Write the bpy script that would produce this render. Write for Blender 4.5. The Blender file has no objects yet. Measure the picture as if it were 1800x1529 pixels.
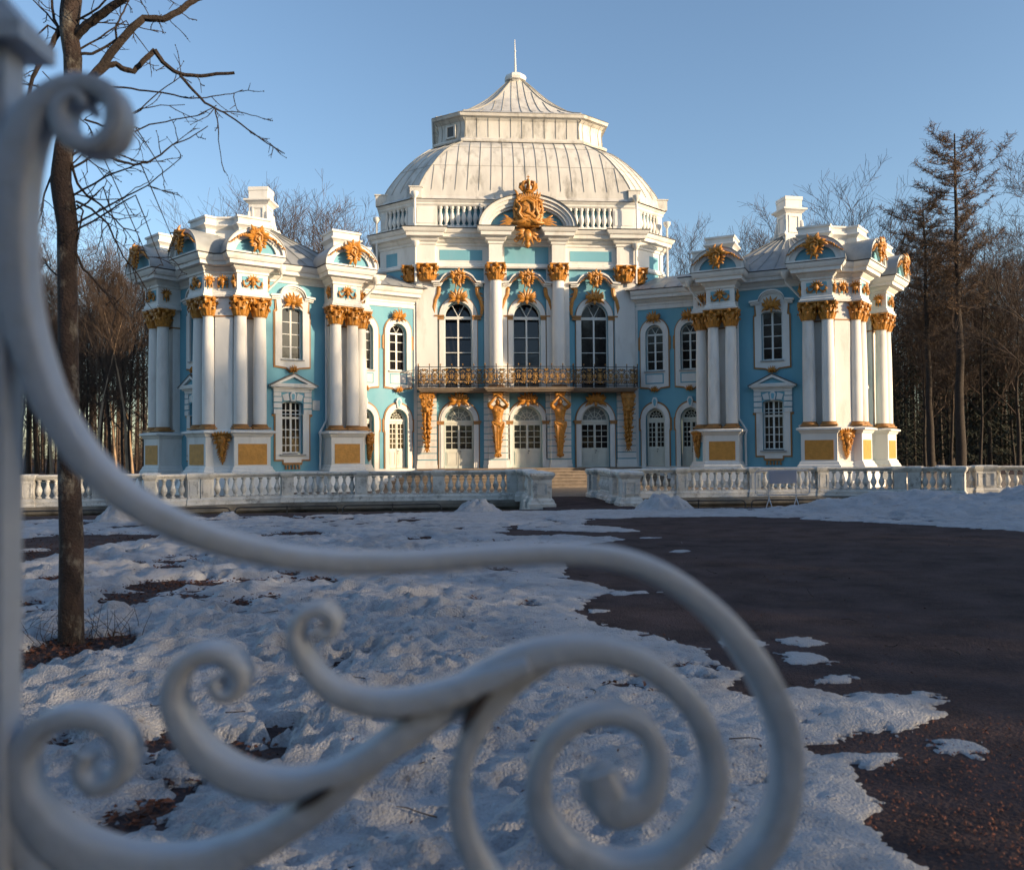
import bpy, bmesh, math, random
import numpy as np
from mathutils import Matrix, Vector, geometry
R_ = math.radians
rnd = random.Random(7)
scene = bpy.context.scene

# ------------------------------------------------------------------ camera
CX, EYE, YAW, PIT, ROL, FPX = -4.4774, 1.70, 0.0813357, 0.0225538, -0.0078298, 1448.89
_cy, _sy, _cp, _sp = math.cos(YAW), math.sin(YAW), math.cos(PIT), math.sin(PIT)
_r = Vector((_cy, -_sy, 0)); CW = Vector((_sy*_cp, _cy*_cp, _sp)); _u = Vector((-_sy*_sp, -_cy*_sp, _cp))
_c, _s = math.cos(ROL), math.sin(ROL)
CR = _c*_r + _s*_u; CU = -_s*_r + _c*_u; CO = Vector((CX, 0, EYE))
cam = bpy.data.cameras.new("camera"); camo = bpy.data.objects.new("camera", cam)
scene.collection.objects.link(camo); scene.camera = camo
camo.matrix_world = Matrix(((CR.x, CU.x, -CW.x, CO.x), (CR.y, CU.y, -CW.y, CO.y), (CR.z, CU.z, -CW.z, CO.z), (0, 0, 0, 1)))
cam.sensor_width = 36; cam.lens = FPX*36/1800; cam.clip_start = 0.05; cam.clip_end = 2000
cam.dof.use_dof = True; cam.dof.focus_distance = 42; cam.dof.aperture_fstop = 3.3
# ------------------------------------------------------------------ light
SUN_AZ, SUN_EL = 119.0, 12.5            # azimuth clockwise from +Y
w = bpy.data.worlds.new("World"); scene.world = w; w.use_nodes = True
nt = w.node_tree; bg = nt.nodes["Background"]
sky = nt.nodes.new("ShaderNodeTexSky"); sky.sky_type = 'NISHITA'; sky.sun_disc = False
sky.sun_elevation = R_(SUN_EL); sky.sun_rotation = R_(SUN_AZ); sky.air_density = 1.0; sky.dust_density = 1.1; sky.ozone_density = 2.1
nt.links.new(sky.outputs[0], bg.inputs[0]); bg.inputs[1].default_value = 0.15
sl = bpy.data.lights.new("sun", 'SUN'); sl.energy = 4.6; sl.angle = R_(0.6); sl.color = (1.0, 0.76, 0.49)
so = bpy.data.objects.new("sun", sl); scene.collection.objects.link(so)
sd_ = Vector((math.sin(R_(SUN_AZ))*math.cos(R_(SUN_EL)), math.cos(R_(SUN_AZ))*math.cos(R_(SUN_EL)), math.sin(R_(SUN_EL))))
so.rotation_euler = sd_.to_track_quat('Z', 'Y').to_euler(); so.location = sd_*60
scene.view_settings.view_transform = 'Standard'; scene.view_settings.look = 'None'
scene.view_settings.exposure = 0.74; scene.view_settings.gamma = 1
scene.cycles.max_bounces = 6; scene.cycles.diffuse_bounces = 3; scene.cycles.caustics_reflective = False; scene.cycles.caustics_refractive = False

def at(px, py, d):                       # photo pixel at depth d -> point
    return CO + (CW + CR*((px-900)/FPX) - CU*((py-764.5)/FPX))*d
def gnd(px, py, z=0.0):
    v = CW + CR*((px-900)/FPX) - CU*((py-764.5)/FPX); t = (z-EYE)/v.z
    return CO + v*t

# ------------------------------------------------------------------ materials
def mat(name, col, rough=0.7, metal=0.0, var=0.08, vscale=3.0, bump=0.0, bscale=40.0, dirt=None, dscale=1.2, damt=0.5, spec=0.5, stretch=None):
    m = bpy.data.materials.new(name); m.use_nodes = True
    n = m.node_tree.nodes; l = m.node_tree.links; b = n["Principled BSDF"]
    b.inputs["Roughness"].default_value = rough; b.inputs["Metallic"].default_value = metal
    b.inputs["Specular IOR Level"].default_value = spec
    g = n.new("ShaderNodeNewGeometry"); mp = n.new("ShaderNodeMapping"); l.new(g.outputs["Position"], mp.inputs[0])
    if stretch: mp.inputs["Scale"].default_value = stretch
    t = n.new("ShaderNodeTexNoise"); t.inputs["Scale"].default_value = vscale; t.inputs["Detail"].default_value = 5
    l.new(mp.outputs[0], t.inputs["Vector"])
    cr = n.new("ShaderNodeMapRange"); cr.inputs[1].default_value = 0.3; cr.inputs[2].default_value = 0.7
    cr.inputs[3].default_value = 1-var; cr.inputs[4].default_value = 1+var; l.new(t.outputs[0], cr.inputs[0])
    mx = n.new("ShaderNodeVectorMath"); mx.operation = 'SCALE'; mx.inputs[0].default_value = col; l.new(cr.outputs[0], mx.inputs["Scale"])
    out = mx.outputs[0]
    if dirt:
        t2 = n.new("ShaderNodeTexNoise"); t2.inputs["Scale"].default_value = dscale; t2.inputs["Detail"].default_value = 9; t2.inputs["Roughness"].default_value = 0.65
        l.new(mp.outputs[0], t2.inputs["Vector"])
        r2 = n.new("ShaderNodeMapRange"); r2.inputs[1].default_value = 0.52; r2.inputs[2].default_value = 0.72; r2.inputs[4].default_value = damt
        l.new(t2.outputs[0], r2.inputs[0])
        mm = n.new("ShaderNodeMix"); mm.data_type = 'RGBA'; l.new(r2.outputs[0], mm.inputs[0]); l.new(out, mm.inputs[6]); mm.inputs[7].default_value = (*dirt, 1)
        out = mm.outputs[2]
    l.new(out, b.inputs["Base Color"])
    if bump:
        t3 = n.new("ShaderNodeTexNoise"); t3.inputs["Scale"].default_value = bscale; t3.inputs["Detail"].default_value = 4
        l.new(g.outputs["Position"], t3.inputs["Vector"])
        bp = n.new("ShaderNodeBump"); bp.inputs["Strength"].default_value = bump; bp.inputs["Distance"].default_value = 0.03 if name.startswith(("old_gran", "dark_damp")) else 0.02
        l.new(t3.outputs[0], bp.inputs["Height"]); l.new(bp.outputs[0], b.inputs["Normal"])
    return m
M_WHITE = mat("white_stucco", (.70, .69, .66), .8, var=.07, vscale=1.2, bump=.25, bscale=18, dirt=(.42, .39, .34), dscale=1.5, damt=.55, stretch=(1, 1, .28))
M_BLUE = mat("blue_stucco", (.15, .37, .465), .8, var=.08, vscale=.9, bump=.12, bscale=25, dirt=(.22, .41, .50), dscale=.8, damt=.7, stretch=(1, 1, .4))
M_GOLD = mat("ochre_gilding", (.43, .185, .028), .42, var=.3, vscale=9, bump=.4, bscale=30, dirt=(.20, .085, .015), dscale=6, damt=.6)
M_GOLDP = mat("ochre_panel", (.50, .235, .04), .6, var=.14, vscale=5, bump=.9, bscale=9)
M_GOLDT = mat("ochre_trim", (.34, .17, .055), .6, var=.1)
M_DOME = mat("painted_roof_metal", (.57, .55, .51), .55, var=.12, vscale=2.0, dirt=(.17, .155, .13), dscale=1.7, damt=.8, bump=.15, bscale=3, stretch=(1, 1, .35))
M_ROOF = mat("grey_roof_metal", (.30, .31, .31), .45, var=.18, vscale=1.4, dirt=(.20, .19, .16), dscale=1.5, damt=.6)
M_EDGE = mat("dark_flashing", (.07, .07, .07), .5)
M_GLASS = mat("window_glass", (.012, .012, .014), .04, var=.4, vscale=.8, bump=.12, bscale=2.2, spec=.5); M_GLASS.node_tree.nodes['Principled BSDF'].inputs['IOR'].default_value = 1.5
M_DGLASS = mat("fanlight_glass", (.20, .22, .21), .15, var=.3, vscale=2, bump=.2, bscale=3, spec=.7)
M_SASH = mat("white_sash_paint", (.72, .71, .67), .5, var=.04)
M_DOOR = mat("cream_door_paint", (.62, .60, .52), .5, var=.04)
M_IRON = mat("black_iron", (.02, .02, .022), .45, var=.2)
M_GILT = mat("gilded_iron", (.33, .18, .05), .4, metal=.3, var=.3, vscale=12)
M_STONE = mat("weathered_stone", (.58, .57, .54), .85, var=.12, vscale=2.5, bump=.4, bscale=18, dirt=(.10, .095, .08), dscale=1.6, damt=.75)
M_DSTONE = mat("old_moat_masonry", (.16, .145, .12), .9, var=.3, vscale=2, bump=.8, bscale=12, dirt=(.035, .03, .025), dscale=1.1, damt=.85)
M_STEP = mat("worn_step_stone", (.24, .19, .145), .85, var=.2, vscale=3, bump=.4, dirt=(.12, .10, .08), dscale=2, damt=.6)
M_TERR = mat("terrace_gravel", (.17, .135, .105), .95, var=.25, vscale=2, bump=.6, bscale=60)
M_BARK = mat("bark", (.032, .023, .018), .9, var=.45, vscale=7, bump=.8, bscale=30)
M_TWIG = mat("bare_twigs", (.065, .043, .030), .9, var=.3, vscale=.6)
M_BIRCH = mat("pale_birch_bark", (.36, .25, .16), .85, var=.3, vscale=1.5, dirt=(.06, .04, .03), dscale=3, damt=.8)
M_LARCH = mat("larch_twigs", (.13, .085, .055), .9, var=.3, vscale=.8)
M_NEEDLE = mat("spruce_needles", (.022, .028, .018), .9, var=.4, vscale=1.5)
M_NOXB = mat("lichen_bark", (.036, .023, .018), .9, var=.5, vscale=9, bump=1.0, bscale=45, dirt=(.30, .28, .23), dscale=6, damt=.8, stretch=(1, 1, .6))
M_PAINT = mat("grey_white_gate_paint", (.43, .47, .53), .36, var=.05, vscale=12, bump=.15, bscale=60, dirt=(.32, .33, .34), dscale=20, damt=.5)
M_GALV = mat("galvanised_steel", (.42, .43, .46), .4, metal=.5, var=.1)
M_LEAF = mat("dead_leaves", (.085, .032, .018), .9, var=.5, vscale=18)
M_DIRT = mat("dark_damp_soil_path", (.060, .043, .044), .95, var=.4, vscale=1.6, bump=1.0, bscale=40, dirt=(.105, .070, .064), dscale=9, damt=.8, spec=.12)
M_SNOW = mat("old_granular_snow", (.40, .41, .44), .5, var=.14, vscale=3.0, bump=1.0, bscale=60, dirt=(.24, .22, .21), dscale=1.5, damt=.65)
def speckle(m, col, scale, lo, hi, amt, st=None):       # fine debris on top of a material
    n = m.node_tree.nodes; l = m.node_tree.links; b = n["Principled BSDF"]; src = b.inputs["Base Color"].links[0].from_socket
    g = n.new("ShaderNodeNewGeometry"); t = n.new("ShaderNodeTexNoise"); t.inputs["Scale"].default_value = scale; t.inputs["Detail"].default_value = 8; t.inputs["Roughness"].default_value = .75; mp = n.new("ShaderNodeMapping"); l.new(g.outputs["Position"], mp.inputs[0]); mp.inputs["Scale"].default_value = st or (1, 1, 1); l.new(mp.outputs[0], t.inputs["Vector"])
    r2 = n.new("ShaderNodeMapRange"); r2.inputs[1].default_value = lo; r2.inputs[2].default_value = hi; r2.inputs[4].default_value = amt; l.new(t.outputs[0], r2.inputs[0])
    mm = n.new("ShaderNodeMix"); mm.data_type = 'RGBA'; l.new(r2.outputs[0], mm.inputs[0]); l.new(src, mm.inputs[6]); mm.inputs[7].default_value = (*col, 1); l.new(mm.outputs[2], b.inputs["Base Color"])
speckle(M_SNOW, (.10, .075, .06), 7, .58, .70, .75); speckle(M_SNOW, (.20, .20, .22), 1.1, .50, .64, .55)
speckle(M_DIRT, (.20, .11, .085), 45, .62, .70, .8); speckle(M_DIRT, (.020, .014, .015), 14, .56, .66, .6); speckle(M_DIRT, (.085, .058, .052), 1.3, .50, .62, .5, (.22, 1.6, 1))
speckle(M_STONE, (.09, .085, .07), 3.5, .53, .68, .75)

# ------------------------------------------------------------------ mesh helpers
I4 = Matrix.Identity(4)
def T(x, y, z): return Matrix.Translation((x, y, z))
def frame(P, n, z=0.0):                  # X along the wall (right seen from outside), Y into the wall
    n = Vector((n[0], n[1])).normalized()
    return Matrix(((-n.y, -n.x, 0, P[0]), (n.x, -n.y, 0, P[1]), (0, 0, 1, z), (0, 0, 0, 1)))
class MB:
    def __init__(s): s.v = []; s.f = []; s.m = []; s.mi = 0
    def add(s, vs, fs, M=None):
        o = len(s.v)
        s.v += [tuple(M @ Vector(p)) for p in vs] if M is not None else [tuple(p) for p in vs]
        s.f += [tuple(i+o for i in f) for f in fs]; s.m += [s.mi]*len(fs)
    def box(s, x0, x1, y0, y1, z0, z1, M=None):
        s.add([(x0, y0, z0), (x1, y0, z0), (x1, y1, z0), (x0, y1, z0), (x0, y0, z1), (x1, y0, z1), (x1, y1, z1), (x0, y1, z1)],
              [(0, 3, 2, 1), (4, 5, 6, 7), (0, 1, 5, 4), (1, 2, 6, 5), (2, 3, 7, 6), (3, 0, 4, 7)], M)
    def plate(s, outer, holes, y0, y1, M=None, front_only=False):   # outline in (x,z), from y0 (front) to y1 (back)
        loops = [outer]+holes
        tess = geometry.tessellate_polygon([[Vector((p[0], p[1], 0)) for p in L] for L in loops])
        pts = [p for L in loops for p in L]; n = len(pts)
        s.add([(p[0], y0, p[1]) for p in pts], [tuple(t) for t in tess], M)
        if front_only:
            vs = [(p[0], y0, p[1]) for p in pts]+[(p[0], y1, p[1]) for p in pts]; fs = []
        else:
            s.add([(p[0], y1, p[1]) for p in pts], [tuple(reversed(t)) for t in tess], M)
            vs = [(p[0], y0, p[1]) for p in pts]+[(p[0], y1, p[1]) for p in pts]; fs = []
        o = 0
        for li, L in enumerate(loops):
            k = len(L)
            if not (front_only and li == 0):
                for i in range(k):
                    a, b = o+i, o+(i+1) % k; fs.append((a, b, b+n, a+n))
            o += k
        s.add(vs, fs, M)
    def lathe(s, prof, seg=12, M=None, sx=1, sy=1, cap=True, a0=0.0):
        vs = []; fs = []; n = len(prof)
        for r, z in prof:
            for i in range(seg):
                a = a0+2*math.pi*i/seg; vs.append((r*sx*math.cos(a), r*sy*math.sin(a), z))
        for j in range(n-1):
            for i in range(seg):
                a = j*seg+i; b = j*seg+(i+1) % seg; fs.append((a, b, b+seg, a+seg))
        if cap:
            fs.append(tuple(reversed(range(seg)))); fs.append(tuple(range((n-1)*seg, n*seg)))
        s.add(vs, fs, M)
    def tube(s, pts, rad, sides=5, M=None, flat=1.0, axis=None, cap=True):
        pts = [Vector(p) for p in pts]; n = len(pts)
        if not hasattr(rad, '__len__'): rad = [rad]*n
        vs = []; fs = []; prev = None
        for i, p in enumerate(pts):
            d = (pts[min(i+1, n-1)]-pts[max(i-1, 0)])
            if d.length < 1e-9: d = Vector((0, 0, 1))
            d.normalize()
            if axis is not None: a = Vector(axis)
            elif prev is None: a = Vector((0, 0, 1)) if abs(d.z) < .9 else Vector((1, 0, 0))
            else: a = prev
            a = (a-d*a.dot(d))
            if a.length < 1e-6: a = d.orthogonal()
            a.normalize(); prev = a; b = d.cross(a)
            for k in range(sides):
                t = 2*math.pi*k/sides
                vs.append(p+(a*math.cos(t)*flat+b*math.sin(t))*rad[i])
        for j in range(n-1):
            for k in range(sides):
                q = j*sides+k; r = j*sides+(k+1) % sides; fs.append((q, r, r+sides, q+sides))
        if cap and sides > 2:
            fs.append(tuple(reversed(range(sides)))); fs.append(tuple(range((n-1)*sides, n*sides)))
        s.add(vs, fs, M)
    def blob(s, c, r, seg=8, rings=5, M=None):
        pr = [(math.sin(math.pi*i/rings), -math.cos(math.pi*i/rings)) for i in range(rings+1)]
        pr[0] = (.02, -1); pr[-1] = (.02, 1)
        vs = []; fs = []
        for a, z in pr:
            for i in range(seg):
                t = 2*math.pi*i/seg; vs.append((c[0]+r[0]*a*math.cos(t), c[1]+r[1]*a*math.sin(t), c[2]+r[2]*z))
        for j in range(rings):
            for i in range(seg):
                a = j*seg+i; b = j*seg+(i+1) % seg; fs.append((a, b, b+seg, a+seg))
        s.add(vs, fs, M)
    def sweep(s, plan, prof, closed=False, cap_top=False, M=None):   # outward = right of travel; prof = [(offset, z)]
        P = [Vector((p[0], p[1])) for p in plan]; n = len(P); rows = []
        for i in range(n):
            if closed or 0 < i < n-1:
                d1 = (P[i]-P[i-1]).normalized(); d2 = (P[(i+1) % n]-P[i]).normalized()
            elif i == 0: d1 = d2 = (P[1]-P[0]).normalized()
            else: d1 = d2 = (P[-1]-P[-2]).normalized()
            n1 = Vector((d1.y, -d1.x)); n2 = Vector((d2.y, -d2.x)); m = n1+n2
            m = m/max(m.dot(n1), .35)
            rows.append(m)
        vs = [];
        for i in range(n):
            for o, z in prof: vs.append((P[i].x+rows[i].x*o, P[i].y+rows[i].y*o, z))
        k = len(prof); fs = []
        for i in range(n if closed else n-1):
            a = i*k; b = ((i+1) % n)*k
            for j in range(k-1): fs.append((a+j, b+j, b+j+1, a+j+1))
        s.add(vs, fs, M)
        if cap_top and closed:
            lp = [(P[i].x+rows[i].x*prof[-1][0], P[i].y+rows[i].y*prof[-1][0], prof[-1][1]) for i in range(n)]
            t = geometry.tessellate_polygon([[Vector(p) for p in lp]]); s.add(lp, [tuple(x) for x in t], M)
    def mesh(s, name, mats, smooth=30, recalc=True):
        me = bpy.data.meshes.new(name); me.from_pydata(s.v, [], s.f)
        if not isinstance(mats, (list, tuple)): mats = [mats]
        for m in mats: me.materials.append(m)
        if len(mats) > 1: me.polygons.foreach_set("material_index", s.m)
        if recalc:
            bm = bmesh.new(); bm.from_mesh(me); bmesh.ops.recalc_face_normals(bm, faces=bm.faces); bm.to_mesh(me); bm.free()
        if smooth:
            me.shade_smooth(); me.set_sharp_from_angle(angle=R_(smooth))
        me.update(); return me
WM = {}
def put(name, me, parent=None, M=I4, **kw):
    o = bpy.data.objects.new(name, me); scene.collection.objects.link(o)
    if parent is not None:
        o.parent = parent; o.matrix_local = WM[parent.name].inverted() @ M
    else: o.matrix_world = M
    WM[o.name] = M.copy()
    for k, v in kw.items(): o[k] = v
    return o
def empty(name, loc, rz=0.0, **kw):
    o = put(name, None, None, T(*loc) @ Matrix.Rotation(rz, 4, 'Z'), **kw); o.empty_display_size = .3; return o
CACHE = {}
def cached(key, fn):
    if key not in CACHE: CACHE[key] = fn()
    return CACHE[key]
def arc(cx, cz, rx, rz, a0, a1, n): return [(cx+rx*math.cos(R_(a0+(a1-a0)*i/n)), cz+rz*math.sin(R_(a0+(a1-a0)*i/n))) for i in range(n+1)]
def archloop(hw, zb, zs, rise, n=14, cx=0.0):   # outline: bottom left -> bottom right -> arch
    return [(cx-hw, zb), (cx+hw, zb)] + arc(cx, zs, hw, rise, 0, 180, n)
def rect(x0, x1, z0, z1): return [(x0, z0), (x1, z0), (x1, z1), (x0, z1)]

# ------------------------------------------------------------------ ornaments (all in x,z plane, front towards -y)
def leaf(mb, p0, ang, L, wd, bend=0.0, lift=.08, th=.5, sides=6):
    pts = []; rad = []; a = ang; p = Vector((p0[0], p0[1], p0[2])); n = 6
    for i in range(n+1):
        t = i/n; pts.append(p.copy()); rad.append(max(.012, wd*(math.sin(math.pi*min(1, t*.8+.16))**.8)*(1-.45*t)))
        p = p+Vector((math.cos(a)*L/n, -lift*math.cos(math.pi*t)/n*2, math.sin(a)*L/n)); a += bend/n
    mb.tube(pts, rad, sides, flat=th, axis=(0, 1, 0))
def scroll(mb, c, r, a0, turns, wd, y=-.05, th=1.0, shrink=.75, n=12):
    pts = []; rad = []
    for i in range(n+1):
        t = i/n; rr = r*(1-shrink*t); a = a0+turns*2*math.pi*t
        pts.append((c[0]+rr*math.cos(a), y, c[1]+rr*math.sin(a))); rad.append(wd*(1-.4*t))
    mb.tube(pts, rad, 5, flat=th, axis=(0, 1, 0))
def orn_cartouche(w, h, seed=0):          # rocaille cartouche: leaning shell crest, shield body, trailing leaves below
    mb = MB(); r = random.Random(seed)
    for i in range(11):
        a = R_(172-155*i/10); k = .30+.10*math.sin(i*1.9+seed)
        leaf(mb, (math.cos(a)*w*.20, -.10, math.sin(a)*h*.16+h*.08), a+r.uniform(-.15, .15), h*k, w*.115, bend=r.uniform(-.9, .3), lift=.16, th=.9)
    for sg in (-1, 1):
        for i in range(4):
            leaf(mb, (sg*w*.20, -.08, h*(.12-.11*i)), R_(90-sg*(88+14*i)), w*(.26-.03*i), w*.085, bend=sg*r.uniform(.3, 1.0), lift=.12, th=.9)
    for i in range(7):
        a = R_(-62-56*i/6); leaf(mb, (math.cos(a)*w*.08, -.06, -h*.16), a, h*(.28+.10*math.sin(i*1.4)), w*.085, bend=r.uniform(-.6, .6), lift=.10, th=.9)
    mb.blob((-.02*w, -.12, h*.04), (w*.24, .12, h*.25), 12, 8)
    mb.tube([(-w*.18, -.20, h*.20), (-w*.02, -.27, h*.26), (w*.15, -.22, h*.16), (w*.14, -.24, -.02*h), (0, -.24, -h*.14), (-w*.13, -.22, -h*.04), (-w*.12, -.22, h*.12)], [w*.04, w*.06, w*.055, w*.05, w*.05, w*.045, w*.03], 6)
    mb.tube([(w*.05, -.24, h*.12), (-w*.03, -.26, h*.02), (w*.06, -.24, -h*.1), (0, -.18, -h*.28), (w*.05, -.1, -h*.42)], [w*.05, w*.06, w*.07, w*.06, w*.03], 6)
    for sg in (-1, 1): scroll(mb, (sg*w*.17, -h*.20), w*.10, R_(90), sg*1.3, w*.05, y=-.14)
    return mb
def orn_swag(w, h, seed=0):               # flower swags beside a cartouche
    mb = MB(); r = random.Random(seed)
    for i in range(7):
        t = i/6; x = t*w; z = -h*t**1.5
        mb.blob((x, -.06, z), (w*.10*(1.1-.5*t), .06, w*.10*(1.1-.5*t)), 6, 4)
        leaf(mb, (x, -.03, z), R_(r.uniform(-140, 40)), w*.2, w*.06)
    return mb
def orn_mask(w, h, seed=0):               # small mask with shell above and swags at the sides
    mb = MB()
    mb.blob((0, -.09, .0), (h*.17, .10, h*.26), 10, 7); mb.blob((0, -.19, -.02*h), (h*.035, .03, h*.07), 6, 4)
    for sg in (-1, 1): mb.blob((sg*h*.07, -.165, h*.06), (h*.035, .02, h*.03), 5, 4)
    for i in range(7):
        a = R_(180-180*i/6); leaf(mb, (math.cos(a)*h*.15, -.05, h*.14+math.sin(a)*h*.1), a*1.0, h*.30, h*.08)
    for sg in (-1, 1):
        for i in range(6):
            t = i/5; mb.blob((sg*(h*.2+t*(w*.5-h*.24)), -.05, -h*.10-h*.22*math.sin(t*math.pi)), (w*.045, .05, h*.09), 6, 4)
        leaf(mb, (sg*(w*.44), -.04, h*.10), R_(-90), h*.5, w*.045)
        scroll(mb, (sg*w*.27, h*.10), w*.08, 0, sg*1.1, w*.025)
    leaf(mb, (0, -.05, -h*.2), R_(-90), h*.3, h*.08)
    return mb
def orn_hang(w, h, seed=0):               # long hanging cartouche, wide on top, tapering to a leaf tip
    mb = MB(); r = random.Random(seed)
    for t in (0, .1, .2, .3, .4, .5, .6, .7, .8, .88):
        mb.blob((w*.03*math.sin(t*17), -.10*(1-.6*t), h*(.40-.82*t)), (w*.34*(1-.78*t), .15*(1-.6*t), h*.085), 9, 5)
    for i in range(13):
        t = i/12; z = h*.44-h*.78*t; ww = w*.42*(1-t)**.8
        for sg in (-1, 1):
            leaf(mb, (sg*ww*.55, -.08, z), R_(-90+sg*(62-42*t+r.uniform(-15, 15))), h*.07+ww*.42, w*.075*(1-.5*t), bend=sg*r.uniform(-.4, 1.1), lift=.12, th=.9)
    for i in range(7): leaf(mb, (w*.1*(i-3), -.16, h*.36), R_(90-(i-3)*16), h*.13, w*.07, lift=.1, th=.9)
    mb.blob((0, -.20, h*.22), (w*.17, .10, h*.10), 9, 6); mb.tube([(-w*.15, -.26, h*.30), (0, -.31, h*.32), (w*.15, -.26, h*.28), (w*.1, -.28, h*.16), (-w*.02, -.25, h*.08), (-w*.12, -.24, h*.14)], w*.04, 6)
    mb.tube([(0, -.22, h*.06), (w*.08, -.22, -h*.04), (-w*.02, -.18, -h*.16), (w*.04, -.12, -h*.30), (0, -.06, -h*.46)], [w*.07, w*.09, w*.08, w*.06, w*.03], 6)
    for sg in (-1, 1): scroll(mb, (sg*w*.33, h*.40), w*.13, R_(90), sg*1.3, w*.06, y=-.12)
    return mb
def orn_shell(w, h, seed=0):              # acanthus crest
    mb = MB(); r = random.Random(seed)
    for i in range(9):
        a = R_(168-156*i/8); leaf(mb, (math.cos(a)*w*.10, -.07, -h*.22), a, h*(.42+.22*math.sin(math.pi*i/8)), w*.085, bend=r.uniform(-.5, .5), lift=.14, th=.9)
    for sg in (-1, 1):
        leaf(mb, (sg*w*.10, -.06, -h*.25), R_(90-sg*100), w*.36, w*.07, bend=-sg*.9, lift=.1, th=.9); leaf(mb, (sg*w*.2, -.05, -h*.2), R_(90-sg*70), w*.24, w*.06, bend=sg*.9, lift=.1, th=.9)
        scroll(mb, (sg*w*.20, -h*.28), w*.09, R_(90), sg*1.2, w*.045)
    mb.blob((0, -.12, -h*.08), (w*.15, .11, h*.20), 9, 6); mb.blob((0, -.2, h*.02), (w*.07, .05, h*.1), 8, 5)
    leaf(mb, (0, -.05, -h*.25), R_(-90), h*.3, w*.09)
    return mb
def capital_mesh(h=.85, r=.27, name="capital"):
    mb = MB(); k = h/.85; q = r/.27
    mb.lathe([(.30*q, 0), (.31*q, .03), (.27*q, .05), (.27*q, .35*k), (.31*q, .62*k), (.38*q, .74*k)], 14)
    for tier, z0, z1, off in ((0, .03, .34, 0), (1, .05, .58, .5)):
        for i in range(8):
            a = 2*math.pi*(i+off)/8; c, s_ = math.cos(a), math.sin(a)
            pts = [(c*.28*q, s_*.28*q, z0*k), (c*.33*q, s_*.33*q, (z0+(z1-z0)*.6)*k), (c*.38*q, s_*.38*q, z1*k), (c*.46*q, s_*.46*q, (z1+.03)*k), (c*.47*q, s_*.47*q, (z1-.06)*k)]
            mb.tube(pts, [.07*q, .095*q, .09*q, .07*q, .03*q], 5, flat=.55, axis=(c, s_, 0))
    for i in range(4):
        a = math.pi/4+i*math.pi/2; c, s_ = math.cos(a), math.sin(a); pts = []; rad = []
        for j in range(11):
            t = j/10; b = math.pi*.5+t*2.6*math.pi; rr = .13*(1-.7*t)
            pts.append((c*(.42+rr*math.cos(b)*-1)*q, s_*(.42+rr*math.cos(b)*-1)*q, (.66+rr*math.sin(b))*k)); rad.append(.05*q)
        mb.tube(pts, rad, 5)
        mb.tube([(c*.28*q, s_*.28*q, .45*k), (c*.36*q, s_*.36*q, .68*k), (c*.44*q, s_*.44*q, .78*k)], .05*q, 5)
        a = i*math.pi/2; c, s_ = math.cos(a), math.sin(a)
        mb.blob((c*.40*q, s_*.40*q, .76*k), (.09*q, .09*q, .11*k), 7, 5)
        for sg in (-1, 1):
            d = (-s_*sg, c*sg); mb.tube([(c*.36*q, s_*.36*q, .45*k), (c*.38*q+d[0]*.1*q, s_*.38*q+d[1]*.1*q, .62*k), (c*.38*q+d[0]*.16*q, s_*.38*q+d[1]*.16*q, .56*k)], .035*q, 4)
    loop = []
    for i in range(4):
        a = math.pi/4+i*math.pi/2
        loop.append((math.cos(a)*.58*q, math.sin(a)*.58*q)); a += math.pi/4; loop.append((math.cos(a)*.36*q, math.sin(a)*.36*q))
    vs = [(x, y, .78*k) for x, y in loop]+[(x*1.04, y*1.04, .85*k) for x, y in loop]; n = 8
    mb.add(vs, [tuple(reversed(range(n))), tuple(range(n, 2*n))]+[(i, (i+1) % n, (i+1) % n+n, i+n) for i in range(n)])
    return mb.mesh(name, M_GOLD, 40)

# ------------------------------------------------------------------ the palace
PAL = empty("palace_pavilion", (0, 45, 0), label="pale blue and white baroque palace pavilion with columns, gilded ornament and a white domed hall", category="palace")
A = Vector((13.11, 37.50)); B = Vector((9.24, 39.74)); D = Vector((15.18, 37.74)); C = Vector((18.20, 40.90))
dI = (A-B).normalized(); nI = Vector((dI.y, -dI.x)); dO = (C-D).normalized(); nO = Vector((dO.y, -dO.x))
LI = (A-B).length; LO = (C-D).length
def fI(u, v): return B+dI*u+nI*v
def fO(u, v): return D+dO*u+nO*v
G0 = Vector((5.98, 44.5)); dG = Vector((.89, -.455)).normalized(); nG = Vector((dG.y, -dG.x))
def fG(u, v): return G0+dG*u+nG*v
def side(s, pts):
    return [(p[0], p[1]) for p in pts] if s > 0 else [(-p[0], p[1]) for p in reversed(pts)]
def sframe(s, P, n, z=0.0): return frame((s*P[0], P[1]), (s*n[0], n[1]), z)

CORN = [(0, 9.72), (.05, 9.74), (.05, 9.84), (.10, 9.88), (.20, 9.98), (.20, 10.03), (.42, 10.06), (.44, 10.22), (.50, 10.24), (.60, 10.38), (.62, 10.46), (.60, 10.50), (-.2, 10.53)]
ARCH = [(0, 8.72), (.10, 8.72), (.12, 8.80), (.05, 8.84), (.05, 8.93), (0, 8.98), (0, 9.72)]
PEDP = [(.16, .95), (.16, 1.02), (.10, 1.08), (.06, 1.2), (0, 1.24), (0, 2.52), (.05, 2.56), (.10, 2.66), (.20, 2.70), (.20, 2.78), (.0, 2.84), (-.4, 2.88)]
ATTP = [(.06, 10.5), (.06, 11.15), (.10, 11.2), (.02, 11.3), (.0, 11.75), (.08, 11.85), (.16, 11.9), (.16, 11.96), (.05, 12.0), (.05, 12.2), (.12, 12.24), (.12, 12.32), (0, 12.34)]

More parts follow.
